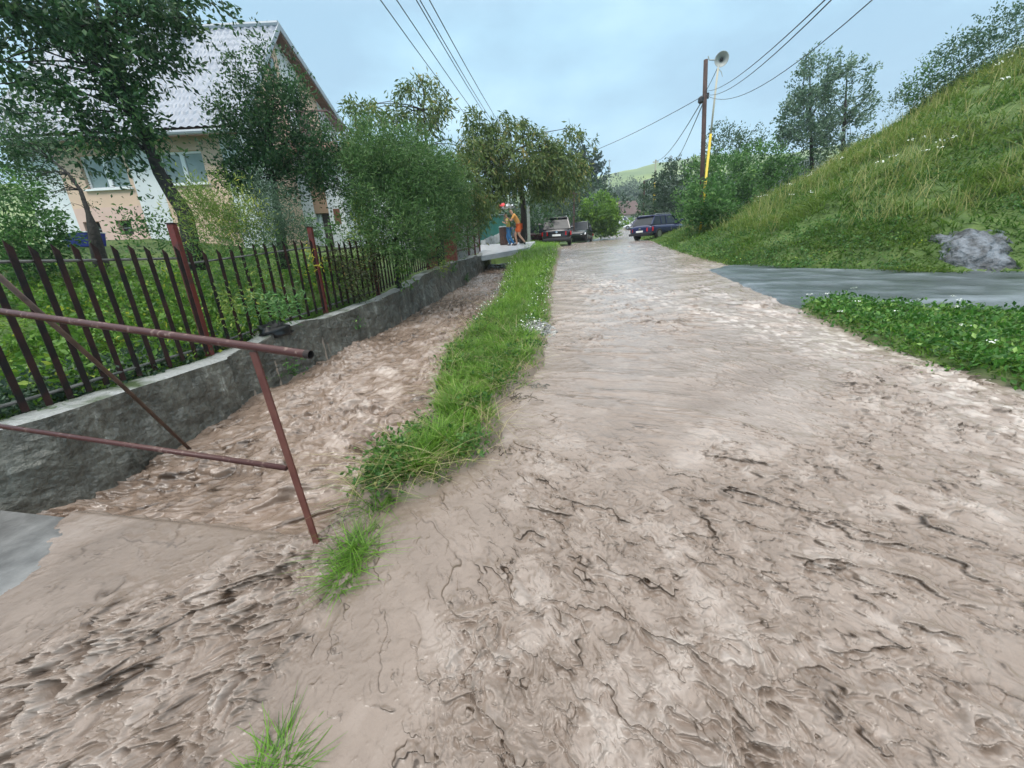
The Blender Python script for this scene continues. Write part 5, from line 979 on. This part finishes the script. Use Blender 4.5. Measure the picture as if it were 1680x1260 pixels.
tree('cherry_tree', 'cherry tree with tall drooping shoots behind the big feathery shrub', 'tree',
     [(690, 175, 36, 32, 12.5, .7), (655, 230, 60, 40, 12.3, 1.0), (600, 205, 26, 28, 12.2, .7), (608, 250, 40, 30, 12.2, .8), (730, 230, 45, 36, 12.6, .9), (750, 300, 45, 50, 12.7, .9), (700, 150, 12, 18, 12.5, .3), (582, 190, 14, 12, 12.1, .4), (690, 290, 60, 40, 12.5, .9)],
     1200, 18, .13, L_CHER, [(722, 420, 12.6), (720, 360, 12.6), (712, 300, 12.6), (700, 240, 12.5), (695, 180, 12.5)], [.14, .12, .09, .05, .02], limbs=50, tw=.36, droop=.9, width=.30, seed=4, shell=.3)
tree('cherry_tree', 'cherry tree with hanging yellowish leaves over the small bridge', 'tree',
     [(845, 262, 60, 42, 15.5, 1.5), (790, 225, 18, 34, 15.0, .5), (830, 215, 34, 24, 15.3, .7), (790, 280, 45, 40, 15.0, 1.0), (905, 280, 50, 34, 15.8, 1.1), (942, 250, 28, 26, 16, .6), (782, 320, 36, 26, 14.6, .7), (888, 288, 38, 15, 15.8, .8), (962, 236, 18, 10, 16, .3), (940, 225, 12, 14, 16, .3), (905, 308, 22, 14, 16, .6), (770, 345, 28, 22, 14.4, .6), (775, 200, 9, 16, 15, .3)],
     2000, 18, .15, L_CHER, [(857, 398, 21.0), (860, 370, 20.0), (858, 330, 18), (850, 290, 16.5), (840, 250, 15.6)], [.16, .15, .12, .08, .03], limbs=60, tw=.42, droop=.9, width=.30, seed=5, shell=.3)
tree('feathery_shrub', 'big feathery blue green shrub bulging over the picket fence', 'shrub',
     [(655, 275, 62, 44, 9.2, .9), (612, 305, 36, 46, 8.8, .7), (700, 300, 45, 55, 9.8, .8), (648, 340, 75, 50, 9.0, .8), (640, 385, 60, 38, 8.4, .5), (700, 385, 40, 42, 9.6, .5), (600, 250, 35, 28, 9.0, .6), (745, 365, 22, 45, 10.6, .4), (735, 320, 26, 30, 10.5, .5)],
     2300, 24, .085, leaf_mat('leaf_feathery', (.045, .11, .03), (.12, .23, .065), (.23, .35, .12), trans=.35), [(655, 470, 9.4), (650, 420, 9.3), (648, 360, 9.2), (646, 300, 9.2)], [.06, .05, .04, .02], limbs=40, tw=.34, up=.4, width=.22, seed=6, shell=.5)
# garden plants behind the fence: (label, blobs, twigs, per, size, material, kwargs)
def shrub(name, label, blobs, tw_, per, size, material, **k): return tree(name, label, 'plant' if name != 'shrub' else 'shrub', blobs, tw_, per, size, material, **k)
shrub('goldenrod', 'tall light green plant stand rising right behind the first red post', [(345, 380, 34, 44, 6.2, .4), (372, 350, 36, 34, 6.5, .4), (330, 345, 16, 22, 6.3, .25), (400, 370, 26, 34, 6.5, .35)], 300, 20, .065, L_YEL, tw=.28, up=1.4, width=.2, seed=20)
shrub('goldenrod', 'bushy pale green stand before the house corner, under the pear tree', [(430, 375, 34, 30, 7.0, .4), (455, 345, 24, 26, 7.3, .35), (478, 375, 24, 26, 7.5, .35), (425, 330, 14, 20, 7.2, .2)], 330, 20, .06, L_GRAY, tw=.26, up=1.4, width=.22, seed=21)
shrub('shrub', 'round mid green shrub left of the first red post below the pink wall', [(248, 385, 26, 22, 7.2, .4), (240, 400, 30, 20, 7.0, .4)], 80, 14, .06, L_MID, tw=.2, up=.6, seed=22)
shrub('shrub', 'dark green feathery bush between the second picket panel and the lawn', [(370, 440, 34, 36, 5.9, .35), (415, 440, 30, 34, 6.4, .35), (460, 430, 26, 34, 7.0, .35), (400, 400, 30, 22, 6.4, .3)], 330, 16, .05, L_MID, tw=.24, up=.8, width=.2, seed=23)
shrub('creeper', 'yellow leaved shoots poking through the second picket panel', [(385, 500, 14, 26, 5.35, .12), (378, 530, 12, 18, 5.2, .1), (400, 480, 12, 14, 5.5, .12)], 30, 9, .06, L_YEL, tw=.12, width=.35, seed=24)
shrub('peony_plant', 'light green lanceolate clump hanging out of the pickets above the black bag', [(440, 500, 24, 16, 5.75, .18), (470, 497, 22, 13, 6.05, .18), (425, 515, 12, 12, 5.7, .1)], 60, 10, .085, leaf_mat('leaf_peony', (.06, .17, .05), (.16, .33, .10), (.36, .5, .22), trans=.4), tw=.15, width=.22, seed=25)
shrub('creeper', 'yellow leaf cluster hanging on the second red post', [(512, 438, 14, 9, 7.2, .1), (502, 412, 8, 10, 7.2, .1)], 13, 8, .07, leaf_mat('leaf_yellow', (.35, .36, .03), (.62, .56, .05), (.7, .6, .1), trans=.4), tw=.1, width=.3, seed=26)
shrub('creeper', 'dark creeper mass filling the third picket panel', [(580, 455, 22, 34, 8.0, .15), (560, 440, 20, 26, 7.6, .15), (605, 440, 14, 30, 8.4, .15)], 190, 12, .06, leaf_mat('leaf_creeper', (.02, .03, .01), (.07, .08, .025), (.22, .15, .04), trans=.3), tw=.14, droop=.4, seed=27)
shrub('creeper', 'bright creeper with reddish shoots climbing over the third red post', [(598, 385, 16, 32, 8.5, .2), (590, 350, 10, 22, 8.5, .15), (618, 400, 12, 22, 8.7, .15)], 70, 11, .065, L_YEL, tw=.16, seed=28)
shrub('creeper', 'light green creeper shoots hanging down the fourth picket panel', [(655, 420, 10, 34, 8.9, .12), (660, 450, 8, 18, 8.9, .1), (645, 400, 12, 14, 8.8, .12)], 50, 10, .07, L_BRIGHT, tw=.14, droop=.7, seed=29)
shrub('creeper', 'yellow green creeper on the rust brown sheet fence', [(727, 420, 9, 30, 12.3, .15), (718, 440, 13, 9, 11.8, .15), (722, 385, 10, 16, 12.2, .15)], 70, 10, .07, L_YEL, tw=.16, droop=.5, seed=30)
shrub('shrub', 'dark green bush above the red brick pillar and grey boards', [(765, 380, 18, 24, 13.0, .4), (750, 350, 24, 24, 12.8, .5)], 90, 14, .07, L_DARK, tw=.2, seed=31)
shrub('shrub', 'low leafy bushes at the foot of the brown and white wall beside the door', [(530, 388, 26, 12, 11.5, .4), (570, 378, 22, 14, 11.5, .4), (500, 378, 14, 12, 11.5, .4)], 90, 12, .08, L_MID, tw=.2, seed=32)
tree('hedge', 'bright green clipped hedge sloping down at the left edge', 'hedge', [(10, 360, 55, 45, 8.0, .6), (45, 395, 45, 26, 7.8, .6), (-20, 420, 50, 40, 7.4, .6)], 420, 20, .08, L_MID, tw=.14, seed=33, shell=.7)
tree('spruce_tree', 'dark shaded tree at the left edge above the hedge', 'tree', [(5, 270, 45, 42, 9.5, .8), (-10, 220, 50, 40, 9.6, .8), (20, 312, 38, 24, 9.3, .6), (5, 165, 30, 40, 10, .7)], 420, 16, .09, L_DARK, tw=.3, seed=34, shell=.5)
# lawn plants and beds behind the fence
x, y, r = scatter_polar(120000, -84, -18, 2.2, 14); dw = wall_x(y)-.30-x; k = (dw > 0) & (y < 13.5) & (y > .5); x, y, r, dw = x[k], y[k], r[k], dw[k]
q = rng.random(len(x)) < .35+.6*(perlin(x*1.2, y*1.2, 700)+.3); x, y, r, dw = x[q], y[q], r[q], dw[q]; n = min(len(x), 42000); x, y, r, dw = x[:n], y[:n], r[:n], dw[:n]
o = blades(np.stack([x, y, terrain(x, y)-.01], -1), .07+.12*rng.random(n)+.06*perlin(x, y, 701), .009+.0016*r, .5+.7*rng.random(n), .7+.6*rng.random(n), np.clip(.5+.35*perlin(x*.9, y*.9, 702)+.15*rng.normal(size=n), 0, 1), 'garden_grass', L_BRIGHT, segs=2)
tag(o, 'bright uneven garden grass behind the picket fence', 'grass')
x, y, r = scatter_polar(16000, -80, -22, 3.2, 12); dw = wall_x(y)-.30-x; pn = fbm(x*.7, y*.7, 3, 710); k = (dw > .1) & (y > .8) & (pn > -.12); x, y, pn = x[k][:3600], y[k][:3600], pn[k][:3600]
weeds('garden_weeds', 'broad leaved yellow green plants covering the garden', x, y, .10+.20*rng.random(len(x)), 8, .075, L_BRIGHT, spread=.09)
x, y, r = scatter_polar(9000, -80, -30, 2.4, 7); dw = wall_x(y)-.30-x; k = (dw > .0) & (dw < .7) & (y > .8); x, y = x[k][:1000], y[k][:1000]
weeds('bed_plants', 'grey green lavender like tufts just behind the nearest pickets', x, y, .10+.18*rng.random(len(x)), 12, .05, leaf_mat('leaf_bed', (.02, .05, .03), (.06, .11, .06), (.14, .20, .12)), spread=.05)

# background left of the road
def bush(label, blobs, tw_, material, size=.12, name='bush', cat='bush', seed=0, group='trees and bushes beyond the small bridge', per=14, tw=.4, **k): return tree(name, label, cat, blobs, tw_, per, size, material, seed=seed, group=group, tw=tw, shell=.5, **k)
bush('round bright green bush at the bend left of the far road', [(980, 354, 30, 26, 41, 2.0), (962, 362, 18, 20, 41, 1.6), (998, 366, 14, 18, 41, 1.4), (982, 334, 18, 12, 41, 1.2)], 900, L_FAR2, .30, seed=40, tw=.6)
bush('dark bushes right behind the black SUV', [(900, 345, 28, 30, 36, 2), (925, 340, 24, 34, 38, 2), (882, 372, 20, 20, 33, 1.5), (940, 372, 14, 16, 42, 1.5)], 420, L_FAR, .24, seed=41, tw=.6)
bush('tall bluish conifer clump behind the cherry tree', [(952, 290, 24, 22, 62, 3), (968, 268, 14, 20, 62, 2), (945, 262, 12, 18, 62, 2), (975, 295, 18, 18, 62, 3)], 330, leaf_mat('leaf_conifer', (.012, .04, .03), (.03, .075, .05), (.05, .10, .06), trans=.1), .45, 'conifer', 'tree', seed=42, tw=.8, up=.6)
bush('mid green tree mass between the conifers and the round bush', [(930, 312, 30, 26, 52, 3), (900, 300, 30, 26, 48, 3), (975, 322, 28, 16, 56, 3), (1010, 335, 16, 12, 60, 3)], 400, L_FAR, .34, seed=43, tw=.7)
bush('deep green undergrowth under the cherry tree behind the grey post', [(880, 352, 26, 24, 26, 1.2), (900, 378, 20, 14, 28, 1.2), (845, 372, 16, 20, 27, 1)], 260, L_DARK, .15, seed=44)
bush('dark hedge behind the teal sheet fence', [(815, 352, 34, 22, 27, 1.2), (780, 345, 26, 22, 22, 1)], 260, L_DARK, .15, seed=45)
bush('low scrub beside the far white car', [(1035, 366, 14, 5, 78, 2), (1060, 360, 16, 8, 70, 2)], 90, L_FAR2, .4, seed=46)
RG = 'trees and bushes on the right bank'
bush('dark trees lining the road above the navy car', [(1085, 325, 30, 34, 38, 2.5), (1110, 300, 26, 30, 36, 2.2), (1065, 350, 18, 22, 40, 2), (1100, 345, 26, 24, 36, 2)], 560, L_FAR, .24, 'tree_row', 'trees', seed=50, group=RG, tw=.6)
bush('leafy light green bush around the foot of the loudspeaker pole', [(1185, 300, 42, 32, 21.5, 1.4), (1150, 335, 34, 28, 20.8, 1.2), (1205, 340, 36, 26, 21.0, 1.2), (1180, 365, 34, 20, 20.2, 1.0), (1240, 275, 32, 26, 23, 1.4), (1270, 290, 26, 22, 23, 1.2), (1150, 290, 22, 18, 22, 1), (1235, 320, 26, 26, 22, 1.0), (1160, 335, 26, 26, 17.2, .7), (1180, 352, 26, 16, 17.2, .6), (1150, 360, 18, 12, 17.4, .4)], 1900, L_MID, .15, seed=51, group=RG, tw=.42, up=.5)
bush('darker willow bush rising behind the brown pole', [(1190, 250, 30, 24, 26, 1.2), (1180, 228, 14, 16, 26, .8), (1225, 245, 20, 20, 26, 1)], 260, leaf_mat('leaf_willow', (.03, .07, .04), (.08, .15, .07), (.16, .24, .12)), .13, seed=52, group=RG, tw=.5, up=.8)
bush('row of bushes between the light green bush and the birches', [(1290, 280, 30, 18, 25, 1), (1325, 262, 22, 14, 25, 1)], 160, L_DARK, .12, seed=53, group=RG)
for i, (bl, tr_, lab) in enumerate((([(1328, 150, 20, 34, 25.5, .9), (1322, 195, 30, 30, 25.5, 1.1), (1318, 235, 34, 24, 25.5, 1.1), (1326, 115, 9, 18, 25.5, .4)], [(1332, 275, 25.5), (1330, 200, 25.5), (1328, 120, 25.5)], 'left one of two pale leaved birches behind the bank'),
                                     ([(1390, 150, 22, 36, 25.2, .9), (1385, 195, 32, 30, 25.2, 1.1), (1380, 230, 32, 22, 25.2, 1.1), (1388, 110, 10, 18, 25.2, .4)], [(1382, 265, 25.2), (1386, 190, 25.2), (1390, 115, 25.2)], 'right one of two pale leaved birches behind the bank'))):
    tree('birch_tree', lab, 'tree', bl, 850, 16, .14, leaf_mat('leaf_birch', (.05, .11, .06), (.18, .28, .17), (.50, .60, .52), trans=.35), tr_, [.10, .07, .02], limbs=40, group=RG, seed=54+i, tw=.45, up=.6, width=.5, shell=.2)
bush('wind blown shrubs along the crest of the bank at the top right', [(1640, 75, 45, 22, 15.0, .7), (1600, 95, 34, 20, 15.5, .6), (1675, 60, 40, 26, 14.5, .7), (1560, 118, 30, 20, 16, .6)], 460, leaf_mat('leaf_crest', (.03, .08, .04), (.10, .18, .09), (.28, .38, .26)), .09, 'shrub', 'shrub', seed=60, group=RG, tw=.4, up=.5)
bush('lone dark shrub on the crest of the bank', [(1530, 148, 22, 24, 16.3, .5), (1512, 130, 10, 14, 16.3, .3)], 130, L_MID, .09, 'shrub', 'shrub', seed=61, group=RG, tw=.35, up=.8)
bush('small pale shrub further down the crest of the bank', [(1490, 158, 12, 12, 17, .3), (1475, 172, 14, 8, 17.2, .3)], 60, L_GRAY, .08, 'shrub', 'shrub', seed=62, group=RG, tw=.3, up=.8)

# ---------------------------------------------------------------- HAZE
m = MB(); m.box(-700, 760, -60, 700, -30, 140); hzm = bpy.data.materials.new('haze'); hzm.use_nodes = True; t = hzm.node_tree; t.nodes.remove(t.nodes['Principled BSDF'])
pv = N(t, 'ShaderNodeVolumePrincipled'); pv.inputs['Color'].default_value = (.80, .88, .95, 1); pv.inputs['Density'].default_value = .0009; pv.inputs['Anisotropy'].default_value = .2
t.links.new(pv.outputs[0], t.nodes['Material Output'].inputs['Volume']); hz_o = m.build('haze', hzm); tag(hz_o, 'thin rainy haze over the valley', 'haze', kind='stuff')
